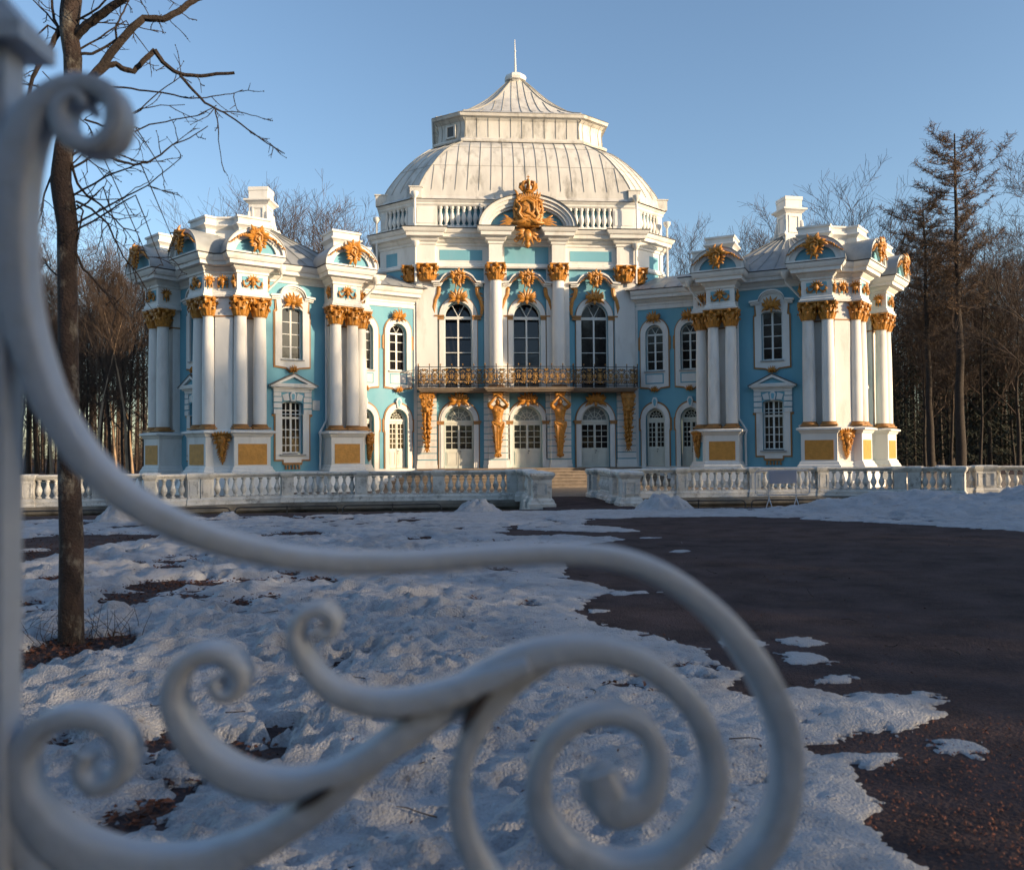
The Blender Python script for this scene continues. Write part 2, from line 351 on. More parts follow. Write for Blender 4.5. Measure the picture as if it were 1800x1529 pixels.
wall_I = LI+.40
def corner_pts(w, v0, back):               # corner with clusters A and D and the recess between
    return [fI(LI-w, -back), fI(LI-w, v0), fI(LI+w, v0), fI(LI+w, -.02), fO(-w, -.02), fO(-w, v0), fO(w, v0), fO(w, -back)]
def bclus(w, v0, back, w2=1.5, v2=-.40, deep=1.9):
    return [fI(-w2, -deep), fI(-w2, v2), fI(-w, v2), fI(-w, v0), fI(w, v0), fI(w, -back)]
def cclus(w, v0, back, w2=1.5, v2=-.40, deep=1.9):
    return [fO(LO-w, -back), fO(LO-w, v0), fO(LO+w, v0), fO(LO+w, v2), fO(LO+w2, v2), fO(LO+w2, -deep)]
SW = .60        # side wall position beyond B / C centroid
def full_plan(w, v0):
    P = [fG(-.1, 0)]
    # gallery wall to the side wall of the pavilion
    q = geometry.intersect_line_line_2d(fG(0, 0), fG(9, 0), fI(-SW, 0), fI(-SW, -9)); 
    P.append(q); P.append(fI(-SW, -1.9)); P += bclus(w, v0, .75)
    P += corner_pts(w, v0, .75); P += cclus(w, v0, .75); P += [fO(LO+SW, -1.9), fO(LO+SW, -7.5)]
    return P

def ornament(parent, kind, w, h, M, seed=0, name="gilded_ornament", label=None):
    fn = {'cart': orn_cartouche, 'mask': orn_mask, 'hang': orn_hang, 'shell': orn_shell, 'swag': orn_swag}[kind]
    me = cached((kind, round(w, 2), round(h, 2), seed), lambda: fn(w, h, seed).mesh(name, M_GOLD, 50))
    return put(name, me, parent, M)

def column(M, zb, z0, z1, hc, r, key):
    def sh():
        mb = MB(); mb.lathe([(r, z0), (r, z0+(z1-z0)*.35), (r*.97, z0+(z1-z0)*.65), (r*.87, z1-.04), (r*.92, z1-.03), (r*.92, z1)], 20)
        return mb.mesh("column", M_WHITE, 40)
    c = put("column", cached(('col', key), sh), PAL, M)
    def ba():
        mb = MB(); mb.box(-r*1.32, r*1.32, -r*1.32, r*1.32, zb, zb+.06)
        mb.lathe([(r*1.2, zb+.06), (r*1.3, zb+.09), (r*1.28, zb+.13), (r*1.1, zb+.15), (r*1.12, zb+.18), (r*1.18, zb+.2), (r*1.05, z0)], 18)
        return mb.mesh("column_base", M_GOLDT, 40)
    put("column_base", cached(('base', key), ba), c, M)
    put("capital", cached(('cap', key), lambda: capital_mesh(hc, r*.93)), c, M @ T(0, 0, z1))
    return c

def pediment(s, P, n, z, w, rise, depth, seed=0):
    """segmental gable: barrel roof behind, arch band, blue tympanum, cartouche, swags"""
    M = sframe(s, P, n, z); hw = w/2
    mb = MB(); o = archloop(hw, 0, 0, rise, 16); i_ = archloop(hw-.34, .0, 0, rise-.32, 14); i_ = [(x, max(zz, .06)) for x, zz in i_]
    mb.plate(o, [i_], 0, .35); 
    o2 = archloop(hw-.06, 0, 0, rise-.05, 16); i2 = [(x*.92, max(zz*.92, .06)) for x, zz in o2]
    mb.plate(archloop(hw+.07, -.02, 0, rise+.08, 16), [[(x, max(zz, .05)) for x, zz in archloop(hw-.08, 0, 0, rise-.08, 16)]], -.13, .0)
    p = put("pediment", mb.mesh("pediment", M_WHITE, 40), PAL, M)
    mb = MB(); mb.plate([(x*1.0, zz) for x, zz in archloop(hw-.30, 0.02, 0.02, rise-.28, 14)], [], .12, .30)
    put("tympanum", mb.mesh("tympanum", M_BLUE, 0), p, M)
    mb = MB(); out = archloop(hw+.09, 0, 0, rise+.10, 18)[2:]; inn = archloop(hw+.06, 0, 0, rise+.05, 18)[2:]
    vs = []; 
    for (x, zz) in out: vs += [(x, -.17, zz), (x, depth, zz)]
    for (x, zz) in inn: vs += [(x, -.17, zz), (x, depth, zz)]
    k = len(out); fs = []
    for q in range(k-1):
        fs += [(2*q, 2*q+2, 2*q+3, 2*q+1), (2*k+2*q, 2*k+2*q+1, 2*k+2*q+3, 2*k+2*q+2), (2*q, 2*k+2*q, 2*k+2*q+2, 2*q+2), (2*q+1, 2*q+3, 2*k+2*q+3, 2*k+2*q+1)]
    mb.add(vs, fs); put("pediment_roof", mb.mesh("pediment_roof", M_ROOF, 40), p, M)
    ornament(p, 'cart', 1.0, 1.12, M @ T(0, -.12, rise*.55), seed, "cartouche")
    ornament(p, 'swag', .62, .38, M @ T(.52, -.13, rise*.72), 1, "flower_swag")
    ornament(p, 'swag', .62, .38, M @ T(-.52, -.13, rise*.72) @ Matrix.Scale(-1, 4, (1, 0, 0)), 1, "flower_swag")
    return p

def panel(parent, s, P, n, u, z, w, h, proud, m, name, seed=0, mask=None):
    M = sframe(s, P, n) @ T(s*u, 0, z)
    mb = MB(); mb.box(-w/2, w/2, -proud, .02, -h/2, h/2)
    o = put(name, cached((name, w, h, proud), lambda: mb.mesh(name, m, 0)), parent, M)
    if mask: ornament(o, 'mask', mask, h*1.28, M @ T(0, -.01, 0), seed, "mask_relief")
    return o

# ---- windows ---------------------------------------------------------------------------
def sash(parent, M, hw, zb, zs, rise, rows, cols=2, y=.22, fan=0, key=None, name="window", glass=M_GLASS, thick=.035, meet=None, frame_m=M_SASH, tilt=0.0):
    mb = MB(); outer = archloop(hw+.02, zb, zs, rise+.02, 14); inner = archloop(hw-.06, zb+.06, zs, rise-.06, 14)
    mb.plate(outer, [inner], y-.04, y+.03)
    for c in range(1, cols):
        x = -hw+2*hw*c/cols; t = .045 if c == cols/2 else .018
        mb.box(x-t, x+t, y-.03, y+.02, zb+.03, zs+(0 if fan else rise*(1-abs(x/hw)**2)**.5-.03))
    hh = zs-zb
    for r_ in rows:
        t = .05 if r_[1] else .018; z = zb+hh*r_[0]; mb.box(-hw+.03, hw-.03, y-.045 if r_[1] else y-.025, y+.015, z-t, z+t)
    if fan:
        mb.box(-hw+.03, hw-.03, y-.06, y+.02, zs-.05, zs+.04)
        for k in range(1, fan):
            a = math.pi*k/fan if fan > 3 else (R_(62) if k == 1 else R_(118))
            r0 = .25*rise if fan > 3 else 0
            p0 = (hw*.25*math.cos(a) if fan > 3 else 0, y, zs+r0*math.sin(a)+.03); p1 = (hw*math.cos(a), y, zs+rise*math.sin(a))
            mb.tube([p0, p1], .02, 4)
        if fan > 3:
            for f in (.32, .66): mb.tube([(hw*f*math.cos(math.pi*i/10), y, zs+rise*f*math.sin(math.pi*i/10)) for i in range(11)], .017, 4)
    o = put(name, mb.mesh(name, frame_m, 0), parent, M)
    mb = MB(); mb.plate(archloop(hw, zb, zs, rise, 14), [], y+.005, y+.012)
    put("glass", mb.mesh("glass", glass, 0), o, M @ T(0, y+.01, zb) @ Matrix.Rotation(R_(-tilt), 4, 'X') @ T(0, -y-.01, -zb))
    return o
def wall_panel(M, u0, u1, z0, z1, openings, m=None, deep=.30, y=0.0, name="wall"):
    mb = MB(); holes = [archloop(o[1], o[2], o[3], o[4], 14, cx=o[0]) for o in openings]
    mb.plate(rect(u0, u1, z0, z1), holes, y, y+deep, M, front_only=True)
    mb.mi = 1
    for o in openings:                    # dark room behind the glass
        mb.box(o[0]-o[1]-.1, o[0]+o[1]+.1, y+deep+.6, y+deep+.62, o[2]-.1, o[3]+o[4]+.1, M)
    return put(name, mb.mesh(name, [m or M_BLUE, M_IRON], 0, recalc=False), PAL)
def ring(parent, M, outer, inner, y0, y1, m, name):
    mb = MB(); mb.plate(outer, [inner], y0, y1); return put(name, mb.mesh(name, m, 0), parent, M)

def win_pav_upper(M):
    w_ = sash(PAL, M, .49, 6.20, 8.48, .12, [(.26, 0), (.52, 0), (.77, 0)])
    inner = archloop(.50, 6.18, 8.46, .13)
    out = [(-.82, 5.86), (-.30, 5.80), (-.12, 5.66), (.12, 5.66), (.30, 5.80), (.82, 5.86), (.82, 8.35), (.72, 8.4), (.78, 9.02), (.5, 9.16)] + arc(0, 9.16, .5, .38, 10, 170, 8) + [(-.5, 9.16), (-.78, 9.02), (-.72, 8.4), (-.82, 8.35)]
    su = ring(w_, M, out, inner, -.09, .02, M_WHITE, "window_surround")
    bg_ = [(x*1.075, z-.06 if z < 6 else z-.12) for x, z in out if z < 8.7]
    bg_ = [(-.89, 5.79), (-.34, 5.73), (-.14, 5.58), (.14, 5.58), (.34, 5.73), (.89, 5.79), (.89, 8.4), (.82, 8.5), (.84, 8.9), (-.84, 8.9), (-.82, 8.5), (-.89, 8.4)]
    ring(w_, M, bg_, archloop(.52, 6.16, 8.46, .15), -.05, .02, M_GOLDT, "gold_trim")
    mb = MB()
    top = [(-1.06, 9.14), (-.62, 9.18)] + [(x, z) for x, z in arc(0, 9.20, .60, .46, 165, 15, 10)] + [(.62, 9.18), (1.06, 9.14)]
    for off, th, yy in ((0, .09, -.26), (-.09, .08, -.19), (-.17, .06, -.13)):
        n_ = len(top); lo = [(x*(.94 if off else 1), z+off-th) for x, z in top]; hi = [(x*(.94 if off else 1), z+off) for x, z in top]
        vs = [(x, yy, z) for x, z in lo]+[(x, yy, z) for x, z in hi]+[(x, 0.02, z) for x, z in lo]+[(x, .02, z) for x, z in hi]
        fs = []
        for i in range(n_-1): fs += [(i, i+1, n_+i+1, n_+i), (n_+i, n_+i+1, 3*n_+i+1, 3*n_+i), (i, 2*n_+i, 2*n_+i+1, i+1)]
        fs += [(0, n_, 3*n_, 2*n_), (n_-1, 3*n_-1, 4*n_-1, 2*n_-1)]
        mb.add(vs, fs)
    put("window_hood", mb.mesh("window_hood", M_WHITE, 0), w_, M)
    mb = MB(); mb.box(-.56, .56, -.16, .2, 6.12, 6.17); put("sill", mb.mesh("sill", M_ROOF, 0), w_, M)
    ornament(w_, 'shell', 1.15, .85, M @ T(0, -.10, 8.98), 3)
    ornament(w_, 'shell', .48, .42, M @ T(0, -.08, 5.74), 4)
    return w_
def win_pav_lower(M):
    w_ = sash(PAL, M, .475, 1.80, 4.10, .12, [(.16, 0), (.32, 0), (.48, 0), (.72, 1), (.87, 0)], 4)
    inner = archloop(.50, 1.76, 4.10, .13)
    out = [(-.80, 1.50), (-.42, 1.50), (-.42, 1.36), (.42, 1.36), (.42, 1.5), (.80, 1.5), (.80, 3.62), (-.80, 3.62)]
    su = ring(w_, M, out, rect(-.5, .5, 1.76, 3.60), -.08, .02, M_WHITE, "window_surround")
    mb = MB(); mb.plate(rect(-.86, .86, 3.62, 4.74), [[(-.5, 3.63), (.5, 3.63), (.5, 4.10)]+arc(0, 4.10, .5, .13, 0, 180, 10)+[(-.5, 4.10)]], -.07, .02); put("blue_backing", mb.mesh("blue_backing", M_BLUE, 0), w_, M)
    mb = MB(); mb.box(-.9, .9, -.12, 0, 4.64, 4.75); put("band", mb.mesh("band", M_WHITE, 0), w_, M)
    ring(w_, M, [(-.87, 1.43), (-.48, 1.43), (-.48, 1.29), (.48, 1.29), (.48, 1.43), (.87, 1.43), (.87, 3.5), (.97, 3.52), (.97, 3.62), (-.97, 3.62), (-.97, 3.52), (-.87, 3.5)], rect(-.5, .5, 1.76, 3.6), -.045, .02, M_GOLDT, "gold_trim")
    for sg in (-1, 1):
        mb = MB()
        for z0 in (3.62, 3.90, 4.18):
            mb.box(sg*.52 if sg > 0 else -.90, .90 if sg > 0 else -.52, -.13, .0, z0, z0+.22)
        for k, xx in enumerate((.30,)):
            mb.add([(sg*.16, -.12, 4.26), (sg*.42, -.12, 4.24), (sg*.50, -.12, 4.50), (sg*.22, -.12, 4.60), (sg*.16, 0, 4.26), (sg*.42, 0, 4.24), (sg*.50, 0, 4.50), (sg*.22, 0, 4.60)],
                   [(0, 1, 2, 3), (0, 4, 5, 1), (1, 5, 6, 2), (2, 6, 7, 3), (3, 7, 4, 0)])
        mb.box(sg*.56 if sg > 0 else -.90, .90 if sg > 0 else -.56, -.13, .0, 4.44, 4.62)
        put("quoins", mb.mesh("quoins", M_WHITE, 0), w_, M)
    mb = MB(); mb.plate([(-.10, 4.22), (.10, 4.22), (.15, 4.52), (.07, 4.64), (-.07, 4.64), (-.15, 4.52)], [], -.17, 0)
    k = put("keystone", mb.mesh("keystone", M_WHITE, 0), w_, M)
    mb = MB(); mb.plate([(-.05, 4.28), (.05, 4.28), (.08, 4.5), (.04, 4.57), (-.04, 4.57), (-.08, 4.5)], [], -.18, -.1); put("keystone_panel", mb.mesh("keystone_panel", M_BLUE, 0), w_, M)
    mb = MB(); z = 4.74
    for hw_, a, b_, yy in ((.92, 4.72, 4.80, -.14), (1.00, 4.80, 4.87, -.22), (1.10, 4.87, 4.95, -.32)): mb.box(-hw_, hw_, yy, 0, a, b_)
    mb.plate([(-1.12, 4.95), (1.12, 4.95), (0, 5.50)], [[(-.66, 5.03), (.66, 5.03), (0, 5.33)]], -.34, 0)
    put("pediment", mb.mesh("window_pediment", M_WHITE, 0), w_, M)
    mb = MB(); mb.plate([(-.62, 5.04), (.62, 5.04), (0, 5.31)], [], -.2, -.02); put("tympanum", mb.mesh("tympanum", M_BLUE, 0), w_, M)
    mb = MB(); 
    for sg in (-1, 1): mb.add([(sg*1.16, -.36, 4.955), (0, -.36, 5.53), (0, 0, 5.53), (sg*1.16, 0, 4.955), (sg*1.16, -.36, 4.895), (0, -.36, 5.46)], [(0, 1, 2, 3), (0, 4, 5, 1)])
    put("pediment_flashing", mb.mesh("flashing", M_EDGE, 0, recalc=False), w_, M)
    mb = MB(); mb.box(-.62, .62, -.18, .2, 1.68, 1.75); put("sill", mb.mesh("sill", M_ROOF, 0), w_, M)
    mb = MB(); mb.box(-.42, .42, -.12, 0, 1.25, 1.31)
    for i in range(5): mb.lathe([(.05, 1.05), (.06, 1.10), (.035, 1.16), (.03, 1.25)], 6, T(-.32+i*.16, -.05, 0))
    put("bracket_row", mb.mesh("bracket_row", M_GOLDT, 30), w_, M)
    return w_
def win_gal_upper(M):
    w_ = sash(PAL, M, .47, 6.15, 8.12, .50, [(.26, 0), (.52, 0), (.77, 0)], fan=3)
    inner = archloop(.49, 6.13, 8.12, .52)
    ring(w_, M, [(-.76, 5.28), (-.32, 5.22), (-.16, 5.10), (.16, 5.10), (.32, 5.22), (.76, 5.28)]+arc(0, 8.15, .76, .84, 0, 180, 16), inner, -.09, .02, M_WHITE, "window_surround")
    ring(w_, M, [(-.82, 5.20), (-.34, 5.15), (-.16, 5.02), (.16, 5.02), (.34, 5.15), (.82, 5.20), (.82, 7.25), (.89, 7.30), (.89, 7.95), (.82, 8.05)]+arc(0, 8.15, .82, .90, 0, 180, 16)+[(-.82, 8.05), (-.89, 7.95), (-.89, 7.30), (-.82, 7.25)], archloop(.52, 6.1, 8.12, .55), -.05, .02, M_GOLDT, "gold_trim")
    mb = MB(); mb.box(-.56, .56, -.17, .2, 6.06, 6.12); put("sill", mb.mesh("sill", M_ROOF, 0), w_, M)
    mb = MB(); mb.plate(rect(-.50, .50, 5.42, 5.98), [rect(-.44, .44, 5.48, 5.92)], -.10, -.05); put("apron_line", mb.mesh("apron_line", M_BLUE, 0), w_, M)
    ornament(w_, 'shell', 1.0, .75, M @ T(0, -.10, 9.10), 5)
    ornament(w_, 'shell', .46, .40, M @ T(0, -.08, 5.16), 4)
    return w_
def win_gal_lower(M):
    w_ = door_leaf(M, .50, .95, 3.50, .56, name="glazed_door", rows=5, zp=2.02)
    inner = archloop(.53, .95, 3.50, .60)
    ring(w_, M, [(-.76, .95), (.76, .95), (.76, 2.9), (.80, 3.0), (.80, 3.5)]+arc(0, 3.52, .78, .86, 0, 180, 16)+[(-.80, 3.5), (-.80, 3.0), (-.76, 2.9)], inner, -.09, .02, M_WHITE, "door_surround")
    ring(w_, M, [(-.82, .96), (.82, .96), (.82, 2.86), (.90, 2.9), (.90, 3.55), (.84, 3.62)]+arc(0, 3.55, .84, .92, 0, 180, 16)+[(-.84, 3.62), (-.90, 3.55), (-.90, 2.9), (-.82, 2.86)], archloop(.56, .98, 3.50, .62), -.05, .02, M_GOLDT, "gold_trim")
    mb = MB(); mb.plate([(-.09, 4.14), (.09, 4.14), (.16, 4.50), (.08, 4.68), (-.08, 4.68), (-.16, 4.50)], [], -.17, 0); put("keystone", mb.mesh("keystone", M_WHITE, 0), w_, M)
    mb = MB(); mb.plate([(-.045, 4.22), (.045, 4.22), (.095, 4.48), (.045, 4.6), (-.045, 4.6), (-.095, 4.48)], [], -.18, -.1); put("keystone_panel", mb.mesh("keystone_panel", M_BLUE, 0), w_, M)
    return w_
def door_leaf(M, hw, zb, zs, rise, name="door", rows=4, zp=2.0, y=.24):
    mb = MB(); zt = zs-.06
    mb.plate(rect(-hw, hw, zb, zt), [rect(-hw+.09, -.06, zp, zt-.12), rect(.06, hw-.09, zp, zt-.12)], y-.02, y+.03)
    for sg in (-1, 1):
        x0, x1 = (-hw+.09, -.06) if sg < 0 else (.06, hw-.09)
        mb.box((x0+x1)/2-.016, (x0+x1)/2+.016, y-.02, y+.02, zp, zt-.12)
        for r_ in range(1, rows): z = zp+(zt-.12-zp)*r_/rows; mb.box(x0, x1, y-.02, y+.02, z-.016, z+.016)
        mb.plate(rect(x0+.02, x1-.02, zb+.18, zp-.16), [rect(x0+.06, x1-.06, zb+.22, zp-.20)], y-.045, y-.01)
        mb.box(x0+.09, x1-.09, y-.035, y-.01, zb+.26, zp-.24)
    mb.box(-.02, .02, y-.05, y, zb, zt); mb.box(-hw, hw, y-.06, y+.03, zs-.06, zs+.05)
    mb.plate(archloop(hw+.02, zs+.05, zs+.05, rise), [archloop(hw-.14, zs+.09, zs+.09, rise-.17)], y-.03, y+.03)
    for k in range(1, 6):
        a = math.pi*k/6; mb.tube([(.2*hw*math.cos(a), y, zs+.1+.2*rise*math.sin(a)), ((hw-.12)*math.cos(a), y, zs+.07+(rise-.16)*math.sin(a))], .016, 4)
    for f in (.22, .58): mb.tube([((hw-.1)*f*math.cos(math.pi*i/10), y, zs+.09+(rise-.1)*f*math.sin(math.pi*i/10)) for i in range(11)], .015, 4)
    o = put(name, mb.mesh(name, M_DOOR, 0), PAL, M)
    mb = MB(); mb.plate(rect(-hw+.02, hw-.02, zp-.05, zt), [], y+.005, y+.012); put("glass", mb.mesh("glass", M_GLASS, 0), o, M)
    mb = MB(); mb.plate(archloop(hw-.10, zs+.08, zs+.08, rise-.14), [], y+.005, y+.012); put("fanlight", mb.mesh("fanlight", M_DGLASS if name == "door" else M_GLASS, 0), o, M)
    mb = MB(); mb.tube([(.04, y-.02, zp-.14), (.04, y-.10, zp-.14), (.12, y-.10, zp-.14)], .018, 6); mb.blob((.04, y-.03, zp-.26), (.03, .03, .03), 6, 4); put("handle", mb.mesh("handle", M_IRON), o, M)
    return o

# ---- side pavilions --------------------------------------------------------------------
def build_side(s):
    ent = full_plan(.68, .35)
    mb = MB(); mb.sweep(side(s, ent), CORN); put("cornice", mb.mesh("cornice", M_WHITE, 25), PAL)
    # dark flashing along the cornice top edge
    mb = MB(); mb.sweep(side(s, ent), [(.635, 10.47), (.65, 10.51), (.63, 10.525), (.5, 10.53)]); put("cornice_flashing", mb.mesh("flashing", M_EDGE, 25), PAL)
    # entablature blocks above the clusters
    for P in (bclus(.68, .35, .75), corner_pts(.68, .35, .75), cclus(.68, .35, .75)):
        mb = MB(); mb.sweep(side(s, P), ARCH)
        lp = side(s, P)                     # soffit
        vs = [(x, y, 8.72) for x, y in lp]; t = geometry.tessellate_polygon([[Vector(v) for v in vs]]); mb.add(vs, [tuple(q) for q in t])
        put("entablature_block", mb.mesh("entablature_block", M_WHITE, 25), PAL)
    fz = 9.36
    for P, n, u, ww in ((fI(0, .35), nI, 0, .92), (fI(LI, .35), nI, 0, .92), (fO(0, .35), nO, 0, .92), (fO(LO, .35), nO, 0, .92)):
        panel(PAL, s, P, n, u, fz, ww, .50, .02, M_BLUE, "frieze_panel", 0, ww*1.0)
    rc = (fI(LI+.68, -.02)+fO(-.68, -.02))/2; rd = (fO(-.68, -.02)-fI(LI+.68, -.02)).normalized(); rn = Vector((rd.y, -rd.x))
    panel(PAL, s, rc, rn, 0, fz, .5, .50, .02, M_BLUE, "frieze_panel", 0, .5)
    for P, n in ((fI(LI+.68, .165), dI), (fO(-.68, .165), -dO), (fI(-.68, -.02), -dI), (fI(.68, .0), dI), (fI(-1.1, -.40), nI), (fO(LO+.68, -.02), dO), (fO(LO-.68, 0), -dO), (fI(LI-.68, 0), -dI), (fO(.68, 0), dO), (fO(LO+1.1, -.4), nO)):
        panel(PAL, s, P, n, 0, fz, .24, .50, .02, M_BLUE, "frieze_panel", 0, .30)
    # pedestals
    def ped(P, nm="pedestal"):
        mb = MB(); mb.sweep(side(s, P), PEDP)
        lp = side(s, P); vs = [(x, y, 2.84) for x, y in lp]; t = geometry.tessellate_polygon([[Vector(v) for v in vs]]); mb.add(vs, [tuple(q) for q in t])
        return put(nm, mb.mesh(nm, M_WHITE, 25), PAL)
    pb = ped([fI(-1.62, -1.9), fI(-1.62, -.55), fI(-.80, .35), fI(.80, .35), fI(.80, -.75)])
    dB = (fI(-.80, .35)-fI(-1.62, -.55)); cB = (fI(-.80, .35)+fI(-1.62, -.55))/2; dB.normalize(); nB = Vector((dB.y, -dB.x))
    panel(pb, s, fI(0, .35), nI, 0, 1.76, 1.27, .92, .015, M_GOLDP, "gilded_panel")
    panel(pb, s, cB, nB, 0, 1.72, .62, .95, .015, M_BLUE, "niche_panel")
    ornament(pb, 'hang', .85, 1.5, sframe(s, cB, nB) @ T(0, -.02, 2.05), 2, "hanging_cartouche")
    pc = ped([fI(LI-.80, -.75), fI(LI-.80, .35), fI(LI+.80, .35), fI(LI+.80, -.02), fO(-.80, -.02), fO(-.80, .35), fO(.80, .35), fO(.80, -.75)])
    panel(pc, s, fI(LI, .35), nI, 0, 1.76, 1.27, .92, .015, M_GOLDP, "gilded_panel")
    panel(pc, s, fO(0, .35), nO, 0, 1.76, 1.27, .92, .015, M_GOLDP, "gilded_panel")
    panel(pc, s, rc, rn, 0, 1.72, .62, .95, .03, M_BLUE, "niche_panel")
    ornament(pc, 'hang', .95, 1.55, sframe(s, rc, rn) @ T(0, -.05, 2.03), 2, "hanging_cartouche")
    pd = ped([fO(LO-.80, -.75), fO(LO-.80, .35), fO(LO+.80, .35), fO(LO+1.62, -.55), fO(LO+1.62, -1.9)])
    panel(pd, s, fO(LO, .35), nO, 0, 1.76, 1.27, .92, .015, M_GOLDP, "gilded_panel")
    # columns
    for P, n in ((fI(-.43, 0), nI), (fI(.43, 0), nI), (fI(-1.18, -.73), nI), (fI(LI-.43, 0), nI), (fI(LI+.43, 0), nI), (fO(-.43, 0), nO), (fO(.43, 0), nO), (fO(LO-.43, 0), nO), (fO(LO+.43, 0), nO), (fO(LO+1.18, -.73), nO)):
        column(sframe(s, P, n), 2.88, 3.09, 7.87, .85, .295, 'pav')
    # white pilaster backing behind the clusters, with a gold necking band
    for P in ([fI(-1.45, -1.9), fI(-1.45, -1.05), fI(-.62, -1.05), fI(-.62, -.40), fI(.62, -.40), fI(.62, -.75)],
              [fI(LI-.62, -.75), fI(LI-.62, -.40), fI(LI+.55, -.40), fI(LI+.62, -.22), fI(LI+.74, -.12), fO(-.74, -.12), fO(-.62, -.22), fO(-.55, -.40), fO(.62, -.40), fO(.62, -.75)],
              [fO(LO-.62, -.75), fO(LO-.62, -.40), fO(LO+.62, -.40), fO(LO+.62, -1.05), fO(LO+1.45, -1.05), fO(LO+1.45, -1.9)]):
        mb = MB(); mb.sweep(side(s, P), [(0, 2.84), (0, 8.74)]); p_ = put("pilaster", mb.mesh("pilaster", M_WHITE, 25), PAL)
        mb = MB(); mb.sweep(side(s, P), [(0.0, 7.84), (.03, 7.85), (.03, 7.90), (0.0, 7.91)]); put("necking_band", mb.mesh("necking", M_GOLDT, 0), p_)
    # walls with openings
    def q(u): return s*u
    MI = sframe(s, fI(0, -.75), nI); MO = sframe(s, fO(0, -.75), nO)
    for Mx, L in ((MI, LI), (MO, LO)):
        c = L/2+.05*(1 if Mx is MI else -1)
        a, b_ = sorted((q(-.62), q(L+.62)))
        wall_panel(Mx, a, b_, .9, 9.85, [(q(c), .49, 6.18, 8.46, .13), (q(c), .49, 1.76, 4.10, .13)])
        Mw = Mx @ T(q(c), 0, 0); win_pav_upper(Mw); win_pav_lower(Mw)
    # side wall towards the gallery, and the outer one
    for P, n in ((fI(-SW, -3.0), -dI), (fO(LO+SW, -4.2), dO)):
        mb = MB(); mb.box(-2.3 if n is not dO else -3.4, 2.3 if n is not dO else 3.4, 0, .1, .9, 9.85); put("wall", mb.mesh("wall", M_BLUE, 0), PAL, sframe(s, P, n))
    # gallery
    MG = sframe(s, G0, nG); a, b_ = sorted((q(-.05), q(4.7)))
    ops = []
    for u in (1.08, 2.98): ops += [(q(u), .485, 6.13, 8.12, .52), (q(u), .53, .94, 3.50, .60)]
    wall_panel(MG, a, b_, .9, 9.85, ops)
    for u in (1.08, 2.98): win_gal_upper(MG @ T(q(u), 0, 0)); win_gal_lower(MG @ T(q(u), 0, 0))
    mb = MB(); a, b_ = sorted((q(0.0), q(.16))); mb.box(a, b_, -.05, .0, .95, 9.7); mb.box(*sorted((q(.16), q(4.6))), -.045, 0, 9.50, 9.72); put("wall_band", mb.mesh("wall_band", M_WHITE, 0), PAL, MG)
    # plinth below everything
    base = [fG(-.1, 0), full_plan(.8, .35)[1], fI(-1.62, -1.9), fI(-1.62, -.55), fI(-.80, .35), fI(.80, .35), fI(.80, -.75), fI(LI-.80, -.75), fI(LI-.80, .35), fI(LI+.80, .35), fI(LI+.80, -.02), fO(-.80, -.02), fO(-.80, .35), fO(.80, .35), fO(.80, -.75), fO(LO-.80, -.75), fO(LO-.80, .35), fO(LO+.80, .35), fO(LO+1.62, -.55), fO(LO+1.62, -1.9), fO(LO+SW, -7.5)]
    mb = MB(); mb.sweep(side(s, base), [(.45, -.1), (.45, .30), (.36, .34), (.24, .80), (.20, .86), (.20, .95), (-.9, .96)]); put("plinth", mb.mesh("plinth", M_WHITE, 25), PAL)
    # pediments
    for P, n, sd in ((fI(0, .88), nI, 1), (fI(LI, .88), nI, 2), (fO(0, .88), nO, 3), (fO(LO, .88), nO, 4)): pediment(s, P, n, 10.52, 2.48, 1.05, 1.7, sd)
    # attic blocks
    def attic(P, prof=ATTP):
        mb = MB(); mb.sweep(side(s, P), prof, closed=True, cap_top=True); return put("attic_block", mb.mesh("attic_block", M_WHITE, 25), PAL)
    attic([fI(-.62, .25), fI(.62, .25), fI(.62, -.9), fI(-.62, -.9)])
    attic([fI(-1.45, -.38), fI(-.64, -.38), fI(-.64, -1.3), fI(-1.45, -1.3)], [(o, z-(.45 if z > 11 else 0)) for o, z in ATTP])
    attic([fO(LO+.64, -.38), fO(LO+1.45, -.38), fO(LO+1.45, -1.3), fO(LO+.64, -1.3)], [(o, z-(.45 if z > 11 else 0)) for o, z in ATTP])
    attic([fI(LI-.75, .2), fI(LI+.55, .2), fI(LI+.60, -.25), fO(-.60, -.25), fO(-.55, .2), fO(.75, .2), fO(.75, -1.2), fI(LI-.75, -1.2)])
    attic([fO(LO-.62, .25), fO(LO+.62, .25), fO(LO+.62, -.9), fO(LO-.62, -.9)])
    # hipped roof up to the chimney
    ap = Vector((13.6, 41.6)); eave = [fI(-SW-.3, -2.4), fI(-SW-.3, -.25), fI(LI+.5, -.25), fO(-.5, -.25), fO(LO+SW+.3, -.25), fO(LO+SW+.3, -7.0), Vector((12.2, 47.0))]
    ax = [Vector((-.55, -.4)), Vector((-.5, -.5)), Vector((-.2, -.5)), Vector((.2, -.5)), Vector((.5, -.4)), Vector((.5, .5)), Vector((-.3, .5))]
    k = len(eave); vs = []; fs = []
    prof = [(0, 10.5), (.25, 11.05), (.62, 11.95), (1, 12.85)]
    for t, z in prof:
        for e, a_ in zip(eave, ax):
            p = e.lerp(ap+a_, t); vs.append((s*p.x, p.y, z))
    for j in range(3):
        for i in range(k): fs.append((j*k+i, j*k+(i+1) % k, (j+1)*k+(i+1) % k, (j+1)*k+i))
    fs.append(tuple(range(3*k, 4*k))); mb = MB(); mb.add(vs, fs); rf = put("roof", mb.mesh("roof", M_ROOF, 20), PAL)
    mb = MB()                              # standing seams
